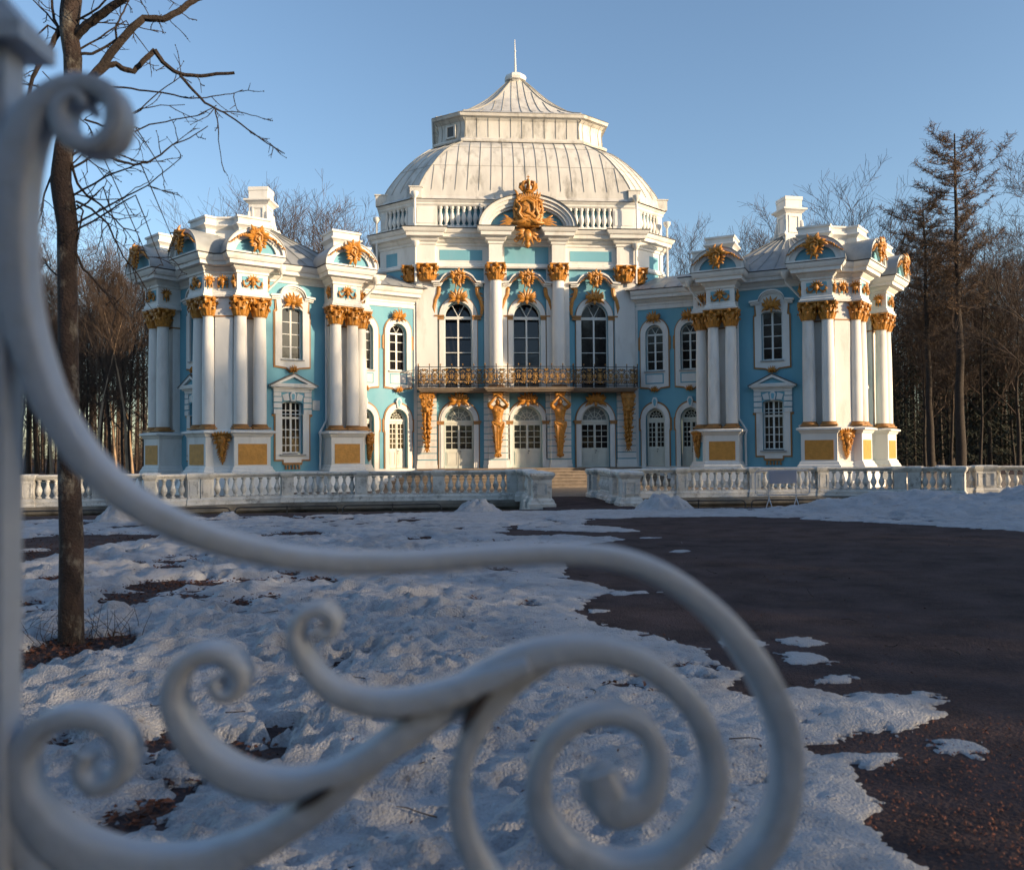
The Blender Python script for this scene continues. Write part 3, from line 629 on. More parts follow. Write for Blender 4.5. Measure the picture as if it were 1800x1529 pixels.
    for i in range(k-1):
        for f in [x/7 for x in range(0, 8)]:
            pts = []
            for t, z in prof:
                e = eave[i].lerp(eave[i+1], f); a_ = (ap+ax[i]).lerp(ap+ax[i+1], f); p = e.lerp(a_, t); pts.append((s*p.x, p.y, z+.02))
            mb.tube(pts, .022, 4)
    put("roof_seams", mb.mesh("seams", M_ROOF, 0), rf)
    # gallery roof
    q0 = full_plan(.8, .35)[1]
    g = [fG(-.4, .62), Vector((q0.x-.15, q0.y-.3))+nG*.2, Vector((q0.x+1.5, q0.y+1.8)), fG(.6, -2.9)]
    g2 = [fG(.3, -1.7), Vector((q0.x+.5, q0.y+1.2)), Vector((q0.x+1.6, q0.y+2.6)), fG(1.0, -3.3)]
    vs = [(s*p.x, p.y, 10.54) for p in g]+[(s*p.x, p.y, 11.55) for p in g2]
    mb = MB(); mb.add(vs, [(0, 1, 5, 4), (1, 2, 6, 5), (2, 3, 7, 6), (3, 0, 4, 7), (4, 5, 6, 7)]); gr = put("gallery_roof", mb.mesh("gallery_roof", M_ROOF, 0), PAL)
    mb = MB()
    for f in [x/7 for x in range(8)]:
        a_ = g[0].lerp(g[1], f); b_ = g2[0].lerp(g2[1], f); mb.tube([(s*a_.x, a_.y, 10.56), (s*b_.x, b_.y, 11.57)], .025, 4)
    put("roof_seams", mb.mesh("seams", M_ROOF, 0), gr)
    # chimney
    MC = frame((s*13.45, 41.3), (s*.12, -1)); mb = MB()
    def sq(prof): mb.sweep([(-.5, -.5), (.5, -.5), (.5, .5), (-.5, .5)], prof, closed=True, cap_top=True)
    sq([(.02, 12.4), (.02, 12.75), (-.05, 12.8), (-.05, 13.95), (.02, 14.0), (.08, 14.08), (.16, 14.12), (.16, 14.20), (-.04, 14.24), (-.04, 14.62), (-.01, 14.65), (-.01, 14.82), (-.1, 14.84)])
    for a_ in range(4):
        Mr = Matrix.Rotation(a_*math.pi/2, 4, 'Z')
        pl = [(-.30, 12.95), (.30, 12.95), (.30, 13.85), (-.30, 13.85)]; mb.plate(pl, [[(-.22, 13.03), (.22, 13.03), (.22, 13.77), (-.22, 13.77)]], -.49, -.44, Mr)
        Mr2 = Matrix.Rotation(a_*math.pi/2+math.pi/4, 4, 'Z')
        pts = [(0, -.62, 13.6), (0, -.66, 13.2), (0, -.74, 12.9), (0, -.90, 12.72), (0, -.98, 12.80), (0, -.92, 12.90), (0, -.86, 12.84)]
        mb.tube(pts, [.07, .09, .10, .10, .08, .07, .05], 6, Mr2)
    put("chimney", mb.mesh("chimney", M_WHITE, 30), PAL, MC)
    # rain pipes
    def pipe(pts, r=.055, head=None):
        mb = MB(); mb.tube([(s*p[0].x, p[0].y, p[1]) for p in pts], r, 8)
        if head: h = pts[0]; mb.lathe([(.07, -.25), (.14, -.1), (.19, 0), (.19, .1), (.15, .12)], 10, T(s*h[0].x, h[0].y, h[1]))
        put("rain_pipe", mb.mesh("rain_pipe", M_WHITE, 40), PAL)
    pipe([(fI(LI-1.45, -.02), 10.22), (fI(LI-1.45, -.1), 9.85), (fI(LI-.72, -.62), 9.0), (fI(LI-.66, -.66), 8.6), (fI(LI-.66, -.66), 3.1), (fI(LI-.95, -.4), 2.9)], head=1)
    pipe([(fI(-1.55, .25), 10.2), (fI(-1.5, .2), 9.8), (fI(-.80, -.66), 8.8), (fI(-.72, -.66), 8.6), (fI(-.72, -.66), 3.3)], head=1)
    pipe([(fI(.66, -.60), 8.6), (fI(.66, -.60), 3.35), (fI(1.05, -.45), 2.75), (fI(.98, -.50), 2.5), (fI(.98, -.60), 1.0)])
    pipe([(fO(.85, .12), 10.1), (fO(.95, .10), 9.9), (fO(.80, -.6), 8.7), (fO(.76, -.66), 8.4), (fO(.76, -.66), 1.0)], head=1)
    if s < 0:
        M = MI @ T(q(1.12), 0, 0); mb = MB(); mb.box(-.18, .18, -.04, 0, 3.82, 4.30)
        pq = put("wall_plaque", mb.mesh("wall_plaque", mat("plaque_stone", (.50, .52, .50), .4, var=.1, vscale=20), 0), PAL, M)
        mb = MB()
        for i in range(6): mb.box(-.12+(.03 if i % 2 else 0), .12-(.02*i % .05), -.043, -.039, 3.90+i*.06, 3.915+i*.06)
        for a_ in (-.15, .15):
            for b2 in (3.85, 4.27): mb.blob((a_, -.045, b2), (.014, .014, .014), 6, 4)
        put("plaque_lines", mb.mesh("plaque_lines", M_GALV, 0), pq, M)
for s in (1, -1): build_side(s)

# ---- central hall ----------------------------------------------------------------------
YM = 49.6
def octa(a, b, yf, yc): return [(-b, yc), (-a, yf), (a, yf), (b, yc), (b, 2*YM-yc), (a, 2*YM-yf), (-a, 2*YM-yf), (-b, 2*YM-yc)]
FM = frame((0, 44.5), (0, -1))
ops = []
for u in (-3.72, 0, 3.72): ops += [(u, .76, 5.2, 9.10, .82), (u, .80, .93, 3.42, .86)]
wall_panel(FM, -5.98, 5.98, .9, 12.98, ops)
# back body walls of the octagon
mb = MB(); mb.sweep([(5.98, 44.5), (8.0, 46.0), (8.0, 2*YM-46.0), (5.98, 2*YM-44.5), (-5.98, 2*YM-44.5), (-8.0, 2*YM-46.0), (-8.0, 46.0), (-5.98, 44.5)], [(0, .9), (0, 12.98)])
put("wall", mb.mesh("wall", M_WHITE, 20), PAL)
for s in (1, -1):
    n = Vector((s*1.5, -2.02)).normalized()
    for (cx_, cy_, nn, ww) in ((s*7.0, 45.24, n, 1.55),):
        mb = MB(); mb.box(-ww/2, ww/2, -.03, .02, 11.2, 12.7); put("frieze_panel", mb.mesh("frieze_panel", M_BLUE, 0), PAL, frame((cx_, cy_), nn))
# entablature plan with breaks over columns and end pilasters
cplan = [(-8.0, 2*YM-46), (-8.0, 46.0), (-6.02, 44.42), (-6.02, 44.18), (-4.95, 44.18), (-4.95, 44.42), (-2.06, 44.42), (-2.06, 43.84), (-1.34, 43.84), (-1.34, 44.35), (1.34, 44.35), (1.34, 43.84), (2.06, 43.84), (2.06, 44.42), (4.95, 44.42), (4.95, 44.18), (6.02, 44.18), (6.02, 44.42), (8.0, 46.0), (8.0, 2*YM-46)]
mb = MB(); mb.sweep(cplan, [(-.05, 11.72), (.10, 11.72), (.14, 11.80), (.06, 11.86), (.06, 11.95), (-.0, 12.0), (0, 12.92), (.06, 12.95), (.06, 13.06), (.16, 13.12), (.22, 13.22), (.22, 13.28), (.44, 13.32), (.46, 13.50), (.52, 13.52), (.62, 13.66), (.64, 13.74), (-.3, 13.80)])
put("cornice", mb.mesh("cornice", M_WHITE, 25), PAL)
mb = MB(); mb.sweep(cplan, [(.655, 13.72), (.67, 13.77), (.5, 13.80)]); put("cornice_flashing", mb.mesh("flashing", M_EDGE, 25), PAL)
for c_, ww in ((-3.55, 2.3), (0, 2.4), (3.55, 2.3)):
    mb = MB(); mb.box(c_-ww/2, c_+ww/2, 44.33 if c_ == 0 else 44.40, 44.43, 12.16 if c_ else 11.98, 12.72 if c_ else 12.9)
    mb2 = mb; put("frieze_panel", mb.mesh("frieze_panel", M_BLUE, 0), PAL)
# columns, capitals, end pilasters
for x in (-1.70, 1.70):
    column(frame((x, 44.10), (0, -1)), 5.18, 5.30, 11.0, .90, .355, 'cen')
    mb = MB(); mb.box(x-.62, x+.62, 44.34, 44.52, 5.15, 11.75); put("pilaster", mb.mesh("pilaster", M_WHITE, 0), PAL)
for x in (-5.40, 5.40):
    mb = MB(); mb.box(x-.56, x+.56, 44.36, 44.52, 5.15, 11.75); p_ = put("pilaster", mb.mesh("pilaster", M_WHITE, 0), PAL)
    put("capital", cached(('cap', 'cen2'), lambda: capital_mesh(.85, .36)), p_, frame((x+(.02 if x < 0 else -.02), 44.32), (0, -1)) @ T(0, 0, 11.0))
    xx = x+(.62 if x > 0 else -.62)*1.25
    put("capital", CACHE[('cap', 'cen2')], p_, frame((xx, 44.85), (0, -1)) @ T(0, 0, 11.0))
# windows of the upper floor
for u in (-3.72, 0, 3.72):
    M = FM @ T(u, 0, 0)
    w_ = sash(PAL, M, .75, 5.2, 9.10, .80, [(.10, 0), (.30, 0), (.51, 0), (.72, 0), (.985, 1)], fan=3, name="window", tilt=5.0 if u < -1 else (3.5 if u < 1 else 0))
    ring(w_, M, archloop(1.02, 5.16, 9.12, 1.10, 18), archloop(.76, 5.16, 9.10, .82, 16), -.10, .02, M_WHITE, "window_surround")
    ring(w_, M, archloop(1.06, 5.16, 9.12, 1.14, 18), archloop(1.0, 5.10, 9.10, 1.08, 16), -.06, .02, M_GOLDT, "gold_trim")
    for sg in (-1, 1):
        mb = MB(); mb.box(*sorted((sg*.74, sg*1.28)), -.17, 0, 9.10, 9.18); mb.box(*sorted((sg*.76, sg*1.24)), -.13, 0, 8.94, 9.02); mb.box(*sorted((sg*.76, sg*1.22)), -.12, 0, 9.02, 9.10)
        put("impost", mb.mesh("impost", [M_GOLDT], 0), w_, M)
    mb = MB(); top = [(-1.42, 10.98), (-1.0, 11.0)]+arc(0, 11.0, .92, .56, 165, 15, 12)+[(1.0, 11.0), (1.42, 10.98)]
    for off, th, yy in ((0, .10, -.42), (-.10, .09, -.32), (-.19, .08, -.22)):
        n_ = len(top); kx = 1 if not off else .93; lo = [(x*kx, z+off-th) for x, z in top]; hi = [(x*kx, z+off) for x, z in top]
        vs = [(x, yy, z) for x, z in lo]+[(x, yy, z) for x, z in hi]+[(x, .02, z) for x, z in lo]+[(x, .02, z) for x, z in hi]; fs = []
        for i in range(n_-1): fs += [(i, i+1, n_+i+1, n_+i), (n_+i, n_+i+1, 3*n_+i+1, 3*n_+i), (i, 2*n_+i, 2*n_+i+1, i+1)]
        fs += [(0, n_, 3*n_, 2*n_), (n_-1, 3*n_-1, 4*n_-1, 2*n_-1)]; mb.add(vs, fs)
    put("window_hood", mb.mesh("window_hood", M_WHITE, 0), w_, M)
    ornament(w_, 'cart', .95, .95, M @ T(0, -.30, 11.10), 11)
    ornament(w_, 'shell', 1.35, .95, M @ T(0, -.13, 10.28), 12)
    for sg in (-1, 1): ornament(w_, 'swag', .45, .3, M @ T(sg*.4, -.32, 11.22) @ (Matrix.Scale(-1, 4, (1, 0, 0)) if sg < 0 else I4), 1, "flower_swag")
    for sg in (-1, 1):
        mb = MB(); pts = [(sg*1.12, -.05, 10.72), (sg*1.02, -.14, 10.60), (sg*1.06, -.14, 10.30), (sg*1.22, -.12, 10.0), (sg*1.30, -.10, 9.6), (sg*1.26, -.08, 9.22)]
        mb.tube(pts, [.10, .13, .12, .11, .11, .08], 6, flat=.7, axis=(0, 1, 0)); scroll(mb, (sg*1.14, 10.72), .12, 0, sg*1.1, .05)
        for i in range(5): leaf(mb, (sg*(1.12+.04*i), -.05, 10.4-.22*i), R_(90-sg*110), .26, .05)
        put("side_volute", mb.mesh("side_volute", M_GOLD, 40), w_, M)
# ground floor: doors, rusticated pilasters
for u in (-3.72, 0, 3.72):
    M = FM @ T(u, 0, 0)
    d_ = door_leaf(M, .79, .93, 3.42, .84, "door", 4, 1.98)
    ring(d_, M, archloop(1.06, .93, 3.44, 1.12, 18), archloop(.80, .93, 3.42, .86, 16), -.14, .02, M_WHITE, "door_surround")
    ring(d_, M, archloop(.98, .95, 3.44, 1.04, 18), archloop(.92, .95, 3.42, .98, 16), -.17, -.1, M_WHITE, "surround_moulding")
    ring(d_, M, archloop(1.12, .95, 3.46, 1.18, 18), archloop(1.0, .95, 3.44, 1.08, 16), -.08, .02, M_GOLDT, "gold_trim")
    for sg in (-1, 1):
        mb = MB(); mb.box(*sorted((sg*.78, sg*1.22)), -.21, 0, 3.40, 3.47); mb.box(*sorted((sg*.80, sg*1.16)), -.18, 0, 3.28, 3.40); put("impost", mb.mesh("impost", M_GOLDT, 0), d_, M)
    ornament(d_, 'shell', 1.5, .9, M @ T(0, -.16, 4.72), 12)
def rust(x0, x1, y, name="rusticated_pilaster"):
    mb = MB(); mb.box(x0, x1, y+.04, 44.53, .95, 4.98); mb.mi = 1
    z = 1.42; mb.box(x0-.06, x1+.06, y-.06, 44.52, .93, 1.12); mb.box(x0-.03, x1+.03, y-.03, 44.52, 1.12, 1.36)
    while z < 4.9: mb.box(x0-.01, x1+.01, y, 44.52, z, min(z+.30, 4.98)); z += .345
    return put(name, mb.mesh(name, [M_BLUE, M_WHITE], 0), PAL)
for x in (-1.68, 1.68):
    rust(x-.68, x+.68, 44.36); rust(x-.44, x+.46, 44.02)
for x in (-5.42, 5.42): rust(x-.50, x+.50, 44.24)

# atlantes and herm figures -----------------------------------------------------------------
def loft(mb, secs, seg=14):       # secs: (x, y, z, rx, ry)
    vs = []; fs = []
    for (x, y, z, rx, ry) in secs:
        for i in range(seg):
            a = 2*math.pi*i/seg; vs.append((x+rx*math.cos(a), y+ry*math.sin(a), z))
    for j in range(len(secs)-1):
        for i in range(seg):
            a = j*seg+i; b = j*seg+(i+1) % seg; fs.append((a, b, b+seg, a+seg))
    fs += [tuple(reversed(range(seg))), tuple(range((len(secs)-1)*seg, len(secs)*seg))]
    mb.add(vs, fs)
def atlas_mesh():
    mb = MB()
    # tapering herm shaft, drapery, torso, chest, neck  (z is height above ground)
    loft(mb, [(0, 0, 1.48, .05, .05), (0, 0, 1.58, .20, .12), (0, 0, 1.66, .15, .11), (0, 0, 1.85, .16, .12), (0, 0, 2.3, .19, .14), (0, -.02, 2.7, .24, .17), (0, -.04, 3.02, .30, .20),
              (0, -.04, 3.25, .31, .21), (0, -.02, 3.40, .25, .17), (0, -.02, 3.60, .24, .16), (0, -.04, 3.82, .28, .18), (0, -.05, 4.02, .34, .20), (0, -.03, 4.16, .34, .16), (0, -.03, 4.26, .20, .12), (0, -.05, 4.38, .09, .10)])
    mb.blob((0, -.14, 4.44), (.13, .15, .17), 12, 9)          # bowed head
    mb.blob((0, -.28, 4.41), (.025, .04, .04), 6, 4)          # nose
    for sg in (-1, 1):
        mb.blob((sg*.045, -.265, 4.46), (.02, .015, .012), 5, 4); mb.blob((sg*.125, -.13, 4.43), (.02, .03, .04), 5, 4)
        # muscles of the chest
        mb.blob((sg*.13, -.19, 4.0), (.13, .07, .10), 9, 6); mb.blob((sg*.07, -.155, 3.70), (.06, .04, .06), 7, 5); mb.blob((sg*.07, -.16, 3.56), (.06, .035, .05), 7, 5)
        # arm raised: shoulder -> elbow out and forward -> hand over the forehead
        mb.tube([(sg*.28, -.02, 4.12), (sg*.38, -.10, 4.16), (sg*.47, -.24, 4.24), (sg*.50, -.30, 4.30), (sg*.38, -.32, 4.42), (sg*.22, -.30, 4.58), (sg*.10, -.26, 4.70)], [.12, .115, .10, .085, .085, .07, .05], 9)
        mb.blob((sg*.07, -.26, 4.74), (.07, .05, .04), 7, 5)
        for k in range(4): mb.tube([(sg*(.09-.02*k), -.28, 4.75+.02*k), (sg*(.02-.02*k), -.33, 4.78+.02*k), (sg*(-.03-.01*k), -.32, 4.74+.02*k)], .014, 5)
    # drapery folds
    for i in range(9):
        t = i/8; a = -.30+.6*t; mb.tube([(a*1.0, -.20, 3.32-.05*math.sin(i*2)), (a*.8+.05, -.24, 3.14), (a*.55, -.19, 2.8), (a*.45, -.15, 2.3+.1*math.sin(i*3)), (a*.4, -.12, 1.9)], [.05, .055, .045, .04, .025], 5)
    mb.tube([(-.31, -.10, 3.38), (-.15, -.22, 3.28), (.10, -.25, 3.24), (.31, -.12, 3.36)], [.07, .08, .08, .07], 7)
    mb.blob((.10, -.26, 3.18), (.09, .06, .12), 8, 6)
    for sg in (-1, 1):
        for i in range(5): leaf(mb, (sg*(.12+.03*i), .0, 2.0+.26*i), R_(90-sg*(30+17*(i % 3))), .20, .05, bend=sg*.6)
        scroll(mb, (sg*.12, 1.62), .10, R_(90), sg*1.2, .04, y=-.10)
    # capital-like cushion with leaves on the head
    for i in range(9):
        a = R_(200-220*i/8); leaf(mb, (math.cos(a)*.08, -.12, 4.74), R_(90)+(.5-i/8)*1.6, .34, .075, lift=.2)
    mb.box(-.30, .30, -.32, .25, 5.0, 5.08); mb.box(-.24, .24, -.24, .2, 4.72, 5.0)
    return mb.mesh("atlas_figure", M_GOLD, 55)
def herm_mesh():
    mb = MB()
    loft(mb, [(0, 0, 1.80, .03, .03), (0, 0, 2.05, .07, .06), (0, 0, 2.3, .12, .09), (0, 0, 2.7, .17, .12), (0, 0, 3.2, .20, .15), (0, -.02, 3.7, .23, .18), (0, -.04, 4.1, .27, .22), (0, -.04, 4.5, .33, .24), (0, -.02, 4.8, .36, .24), (0, 0, 5.0, .40, .25)])
    mb.blob((0, -.27, 4.05), (.12, .11, .16), 10, 8)
    hr = random.Random(4)
    for i in range(12):
        t = i/11
        for sg in (-1, 1):
            leaf(mb, (sg*(.08+.16*t), -.10, 2.05+2.65*t), R_(90-sg*hr.uniform(10, 75)), hr.uniform(.14, .26), .07, bend=sg*hr.uniform(-.5, 1.2), lift=.15, th=.9)
            leaf(mb, (sg*(.03+.08*t), -.18, 2.3+2.5*t), R_(-90+sg*hr.uniform(0, 40)), .26, .06, lift=.12, th=.9)
    for sg in (-1, 1):
        scroll(mb, (sg*.28, 4.78), .16, R_(90), sg*1.3, .07, y=-.22); scroll(mb, (sg*.16, 4.35), .12, R_(90), -sg*1.3, .06, y=-.26)
        mb.tube([(sg*.10, -.24, 3.9), (sg*.13, -.22, 3.4), (sg*.10, -.16, 2.9), (sg*.12, -.12, 2.55)], [.06, .06, .05, .03], 6)
        scroll(mb, (sg*.10, 2.5), .10, R_(90), sg*1.2, .04, y=-.10)
    for i in range(4): leaf(mb, (0, -.05, 2.1), R_(-60-20*i), .34, .05, lift=.05)
    return mb.mesh("herm_figure", M_GOLD, 55)
am = atlas_mesh(); hm = herm_mesh()
for x, lb in ((-1.66, "gilded bearded figure with raised arms left of the middle door"), (1.68, "gilded bearded figure with raised arms right of the middle door")):
    put("atlas_figure", am, PAL, frame((x, 43.80), (0, -1)), label=lb)
for x in (-5.42, 5.42): put("herm_figure", hm, PAL, frame((x, 44.02), (0, -1)))

# balcony ------------------------------------------------------------------------------------
bpl = [(-5.85, 44.3), (-5.85, 43.45), (-2.35, 43.45), (-2.35, 43.15), (2.35, 43.15), (2.35, 43.45), (5.85, 43.45), (5.85, 44.3)]
mb = MB(); mb.sweep(bpl, [(-1.2, 4.98), (-.12, 4.98), (-.1, 5.02), (-.02, 5.06), (0, 5.12), (.06, 5.14), (.06, 5.19), (-1.2, 5.2)])
bal = put("balcony", mb.mesh("balcony", M_STEP, 25), PAL)
def rail_run(p0, p1):
    d = Vector((p1[0]-p0[0], p1[1]-p0[1])); L = d.length; n = Vector((d.y, -d.x)).normalized()
    M = frame(p0, n, 5.2); mb = MB(); mg = MB(); z0, z1 = .06, 1.06
    mb.box(0, L, -.02, .02, z1, z1+.035); mb.box(0, L, -.015, .015, z0, z0+.03); mb.box(0, L, -.012, .012, z1-.12, z1-.1)
    k = max(1, round(L/.62)); w_ = L/k
    for i in range(k+1): mb.box(i*w_-.018, i*w_+.018, -.02, .02, 0, z1+.12); mg.blob((i*w_, 0, z1+.15), (.035, .035, .05), 6, 4)
    for i in range(k):
        c = (i+.5)*w_; 
        for zz, r in ((.30, .17), (.62, .19), (.86, .11)):
            for sg in (-1, 1):
                scroll(mb, (c+sg*w_*.24, zz), r*.85, R_(90 if i % 2 else -90), sg*1.6, .024, y=0, n=12)
                scroll(mg, (c+sg*w_*.12, zz+.08), r*.45, R_(-90), -sg*1.2, .026, y=-.02, n=7); leaf(mg, (c+sg*w_*.30, -.02, zz-.05), R_(90-sg*50), .15, .03, lift=0)
        for a in range(6): leaf(mg, (c, -.02, .55), R_(60*a+30), .19, .035, lift=0)
        mg.blob((c, -.03, .55), (.06, .03, .06), 7, 4); mg.blob((c, -.02, .24), (.04, .02, .07), 6, 4); mg.blob((c, -.02, .88), (.05, .02, .05), 6, 4)
        for sg in (-1, 1): leaf(mg, (c+sg*.08, -.02, .2), R_(90-sg*40), .2, .03); leaf(mg, (c+sg*w_*.42, -.02, .45), R_(90), .3, .03, lift=0)
    r_ = put("balcony_railing", mb.mesh("balcony_railing", M_IRON, 0), PAL, M)
    put("gilded_scrollwork", mg.mesh("gilded_scrollwork", M_GILT, 0), r_, M)
for i in range(len(bpl)-1): rail_run(bpl[i], bpl[i+1])
# front steps and landing
mb = MB(); mb.box(-5.9, 5.9, 43.0, 44.6, -.1, .93)
for i in range(6): mb.box(-5.9-.36*(i+1), 5.9+.36*(i+1), 43.0-.36*(i+1), 44.0, -.1, .93-.15*(i+1))
for i in range(7): mb.box(-5.9-.36*i-.04, 5.9+.36*i+.04, 43.0-.36*i-.045, 43.3-.36*i, .93-.15*i-.05, .935-.15*i)
put("front_steps", mb.mesh("front_steps", M_STEP, 0), PAL)

# upper balustrade, dome, lantern -------------------------------------------------------------
bplan = [(-7.95, 2*YM-46.1), (-7.95, 46.05), (-6.0, 44.42), (6.0, 44.42), (7.95, 46.05), (7.95, 2*YM-46.1)]
mb = MB(); mb.sweep(bplan, [(0, 13.74), (.06, 13.76), (.06, 13.98), (.02, 14.02), (-.02, 14.05)]); mb.sweep(bplan, [(-.02, 15.08), (.04, 15.10), (.10, 15.18), (.10, 15.26), (.18, 15.34), (.22, 15.40), (-.3, 15.44)])
put("parapet", mb.mesh("parapet", M_WHITE, 25), PAL)
mb = MB(); mb.sweep(bplan, [(-.26, 13.8), (-.26, 15.2)]); put("parapet_back_wall", mb.mesh("parapet_back", M_BLUE, 0), PAL)
BUL = [(.08, 0), (.12, .01), (.12, .07), (.06, .10), (.08, .16), (.145, .32), (.15, .42), (.10, .60), (.06, .74), (.09, .79), (.06, .84), (.12, .92), (.12, 1.0)]
blm = MB(); blm.lathe([(r, z*1.06) for r, z in BUL], 10); blm = blm.mesh("small_baluster", M_WHITE, 50)
def run_bal(p0, p1, pattern, z):
    d = Vector((p1[0]-p0[0], p1[1]-p0[1])); L = d.length; n = Vector((d.y, -d.x)).normalized(); M = frame(p0, n, 0); x = 0
    for kind, a, b in pattern:
        if kind == 'p':
            mb = MB(); mb.box(a*L, b*L, -.03, .24, 14.0, 15.1); mb.box(a*L+.08, b*L-.08, -.06, 0, 14.15, 14.98); put("parapet_pier", mb.mesh("parapet_pier", M_WHITE, 0), PAL, M)
        else:
            k = max(1, round((b-a)*L/.31))
            for i in range(k): put("small_baluster", blm, PAL, M @ T(a*L+(b-a)*L*(i+.5)/k, .08, 14.03))
run_bal((-6.0, 44.42), (6.0, 44.42), [('p', 0, .10), ('b', .10, .31), ('p', .31, .69), ('b', .69, .90), ('p', .90, 1)], 14)
run_bal((-7.95, 46.05), (-6.0, 44.42), [('p', 0, .2), ('b', .2, .8), ('p', .8, 1)], 14)
run_bal((6.0, 44.42), (7.95, 46.05), [('p', 0, .2), ('b', .2, .8), ('p', .8, 1)], 14)
RG = [(15.42, 6.15, 8.1, 44.15, 45.75), (15.5, 6.1, 8.05, 44.2, 45.8), (15.62, 5.9, 7.85, 44.28, 45.85), (15.95, 5.85, 7.78, 44.3, 45.85), (16.4, 5.66, 7.55, 44.36, 45.9), (16.9, 5.40, 7.22, 44.47, 46.0), (17.4, 5.08, 6.85, 44.64, 46.12), (17.9, 4.76, 6.44, 44.86, 46.3), (18.35, 4.42, 6.02, 45.12, 46.5), (18.7, 4.08, 5.66, 45.4, 46.7), (19.0, 3.72, 5.32, 45.7, 46.9), (19.2, 3.45, 5.0, 45.95, 47.1), (19.3, 3.2, 4.75, 46.2, 47.3)]
def rings(RG, mb):
    vs = []; fs = []
    for z, a, b, yf, yc in RG: vs += [(x, y, z) for x, y in octa(a, b, yf, yc)]
    for j in range(len(RG)-1):
        for i in range(8): fs.append((j*8+i, j*8+(i+1) % 8, j*8+8+(i+1) % 8, j*8+8+i))
    mb.add(vs, fs)
def seams(RG, mb, spacing, j0=0, off=.015, r=.015, fan=.9):
    for face in range(-1, 4):                 # octagon edges
        i0, i1 = face % 8, (face+1) % 8
        base = [Vector((*octa(*RG[j0][1:])[k], 0)) for k in (i0, i1)]; L = (base[1]-base[0]).length; c = (base[0]+base[1])/2; d = (base[1]-base[0]).normalized()
        n = Vector((d.y, -d.x, 0)); kk = int(L/2/spacing)
        for q in range(-kk, kk+1):
            pts = []
            for j in range(j0, len(RG)):
                e = [Vector((*octa(*RG[j][1:])[k], RG[j][0])) for k in (i0, i1)]; Lj = (e[1]-e[0]).length; cj = (e[0]+e[1])/2
                t = q*spacing*(1-(1-fan)*(j-j0)/(len(RG)-1-j0))
                if abs(t) > Lj/2: break
                pts.append(cj+d*t+n*off+Vector((0, 0, .01)))
            if len(pts) > 1: mb.tube(pts, r, 4)
        for j in range(j0, len(RG)):          # hips
            pass
    for i in range(8):
        pts = [Vector((*octa(*g[1:])[i], g[0]+.01)) for g in RG[j0:]]; mb.tube(pts, r*2.2, 5)
mb = MB(); rings(RG, mb); dome = put("dome", mb.mesh("dome", M_DOME, 25), PAL)
mb = MB(); seams(RG, mb, .64, 3)
for j in (6, 9): mb.tube([(x, y, RG[j][0]+.01) for x, y in octa(*RG[j][1:])]+[(*octa(*RG[j][1:])[0], RG[j][0]+.01)], .012, 4)
put("roof_seams", mb.mesh("seams", mat("seam_metal", (.30, .29, .26), .5), 0), dome)
for x, y in octa(5.95, 7.9, 44.2, 45.8)[:4]:
    mb = MB(); mb.box(x-.32, x+.32, y-.06, y+.3, 15.45, 16.02); mb.box(x-.38, x+.38, y-.1, y+.3, 16.02, 16.08)
    put("corner_block", mb.mesh("corner_block", M_DOME, 0), dome)
LG = [(19.25, 3.45, 5.0, 45.95, 47.05), (19.33, 3.48, 5.05, 45.92, 47.02), (19.42, 3.46, 5.0, 45.95, 47.05), (19.5, 3.3, 4.85, 46.1, 47.2), (19.56, 3.26, 4.8, 46.14, 47.24), (20.2, 3.22, 4.75, 46.18, 47.28), (20.5, 3.26, 4.8, 46.14, 47.24), (20.62, 3.36, 4.9, 46.04, 47.14), (20.68, 3.40, 4.95, 46.0, 47.1), (20.70, 3.50, 5.08, 45.88, 47.0), (20.84, 3.54, 5.12, 45.84, 46.96), (20.86, 3.56, 5.14, 45.82, 46.94), (20.9, 3.5, 5.1, 45.88, 47.0)]
mb = MB(); rings(LG, mb); lan = put("lantern", mb.mesh("lantern", M_DOME, 25), PAL)
mb = MB(); seams([g for g in LG[4:8]], mb, .64, 0, r=.016, fan=1.0); put("lantern_seams", mb.mesh("seams", bpy.data.materials["seam_metal"], 0), lan)
for s in (-1,):
    n = Vector((s*1.1, -1.5)).normalized(); M = frame((s*4.02, 46.66), n); mb = MB(); mb.plate(rect(-.34, .34, 19.62, 20.36), [rect(-.22, .22, 19.72, 20.28)], -.08, .02); mb.mi = 1; mb.box(-.23, .23, -.03, -.01, 19.7, 20.3)
    put("vent_window", mb.mesh("vent_window", [M_DOME, M_EDGE], 0), lan, M)
def ug(z, a): 
    k = a/3.5; return (z, a, a*1.46, YM-(YM-45.84)*k, YM-(YM-46.96)*k)
UG = [ug(20.9, 3.5), ug(21.0, 3.35), ug(21.2, 2.95), ug(21.55, 2.45), ug(22.0, 1.95), ug(22.4, 1.58), ug(22.84, 1.23), ug(23.3, .93), ug(23.75, .66), ug(24.2, .38)]
mb = MB(); rings(UG, mb); ur = put("lantern_roof", mb.mesh("lantern_roof", M_DOME, 25), PAL)
mb = MB(); seams(UG, mb, .60, 1, r=.018, fan=.55); put("roof_seams", mb.mesh("seams", bpy.data.materials["seam_metal"], 0), ur)
mb = MB(); mb.lathe([(.40, 24.15), (.52, 24.28), (.66, 24.34), (.70, 24.5), (.62, 24.66), (.45, 24.76), (.10, 24.80)], 8, T(-.06, YM, 0), a0=R_(22.5)); put("finial_collar", mb.mesh("finial", M_WHITE, 20), ur)
mb = MB(); mb.tube([(-.06, YM, 24.7), (-.06, YM, 25.6), (-.08, YM, 26.95)], [.075, .055, .02], 6); mb.tube([(-.06, YM, 26.2), (-.06, YM, 26.3)], .055, 6); put("spire", mb.mesh("spire", M_WHITE, 40), ur)
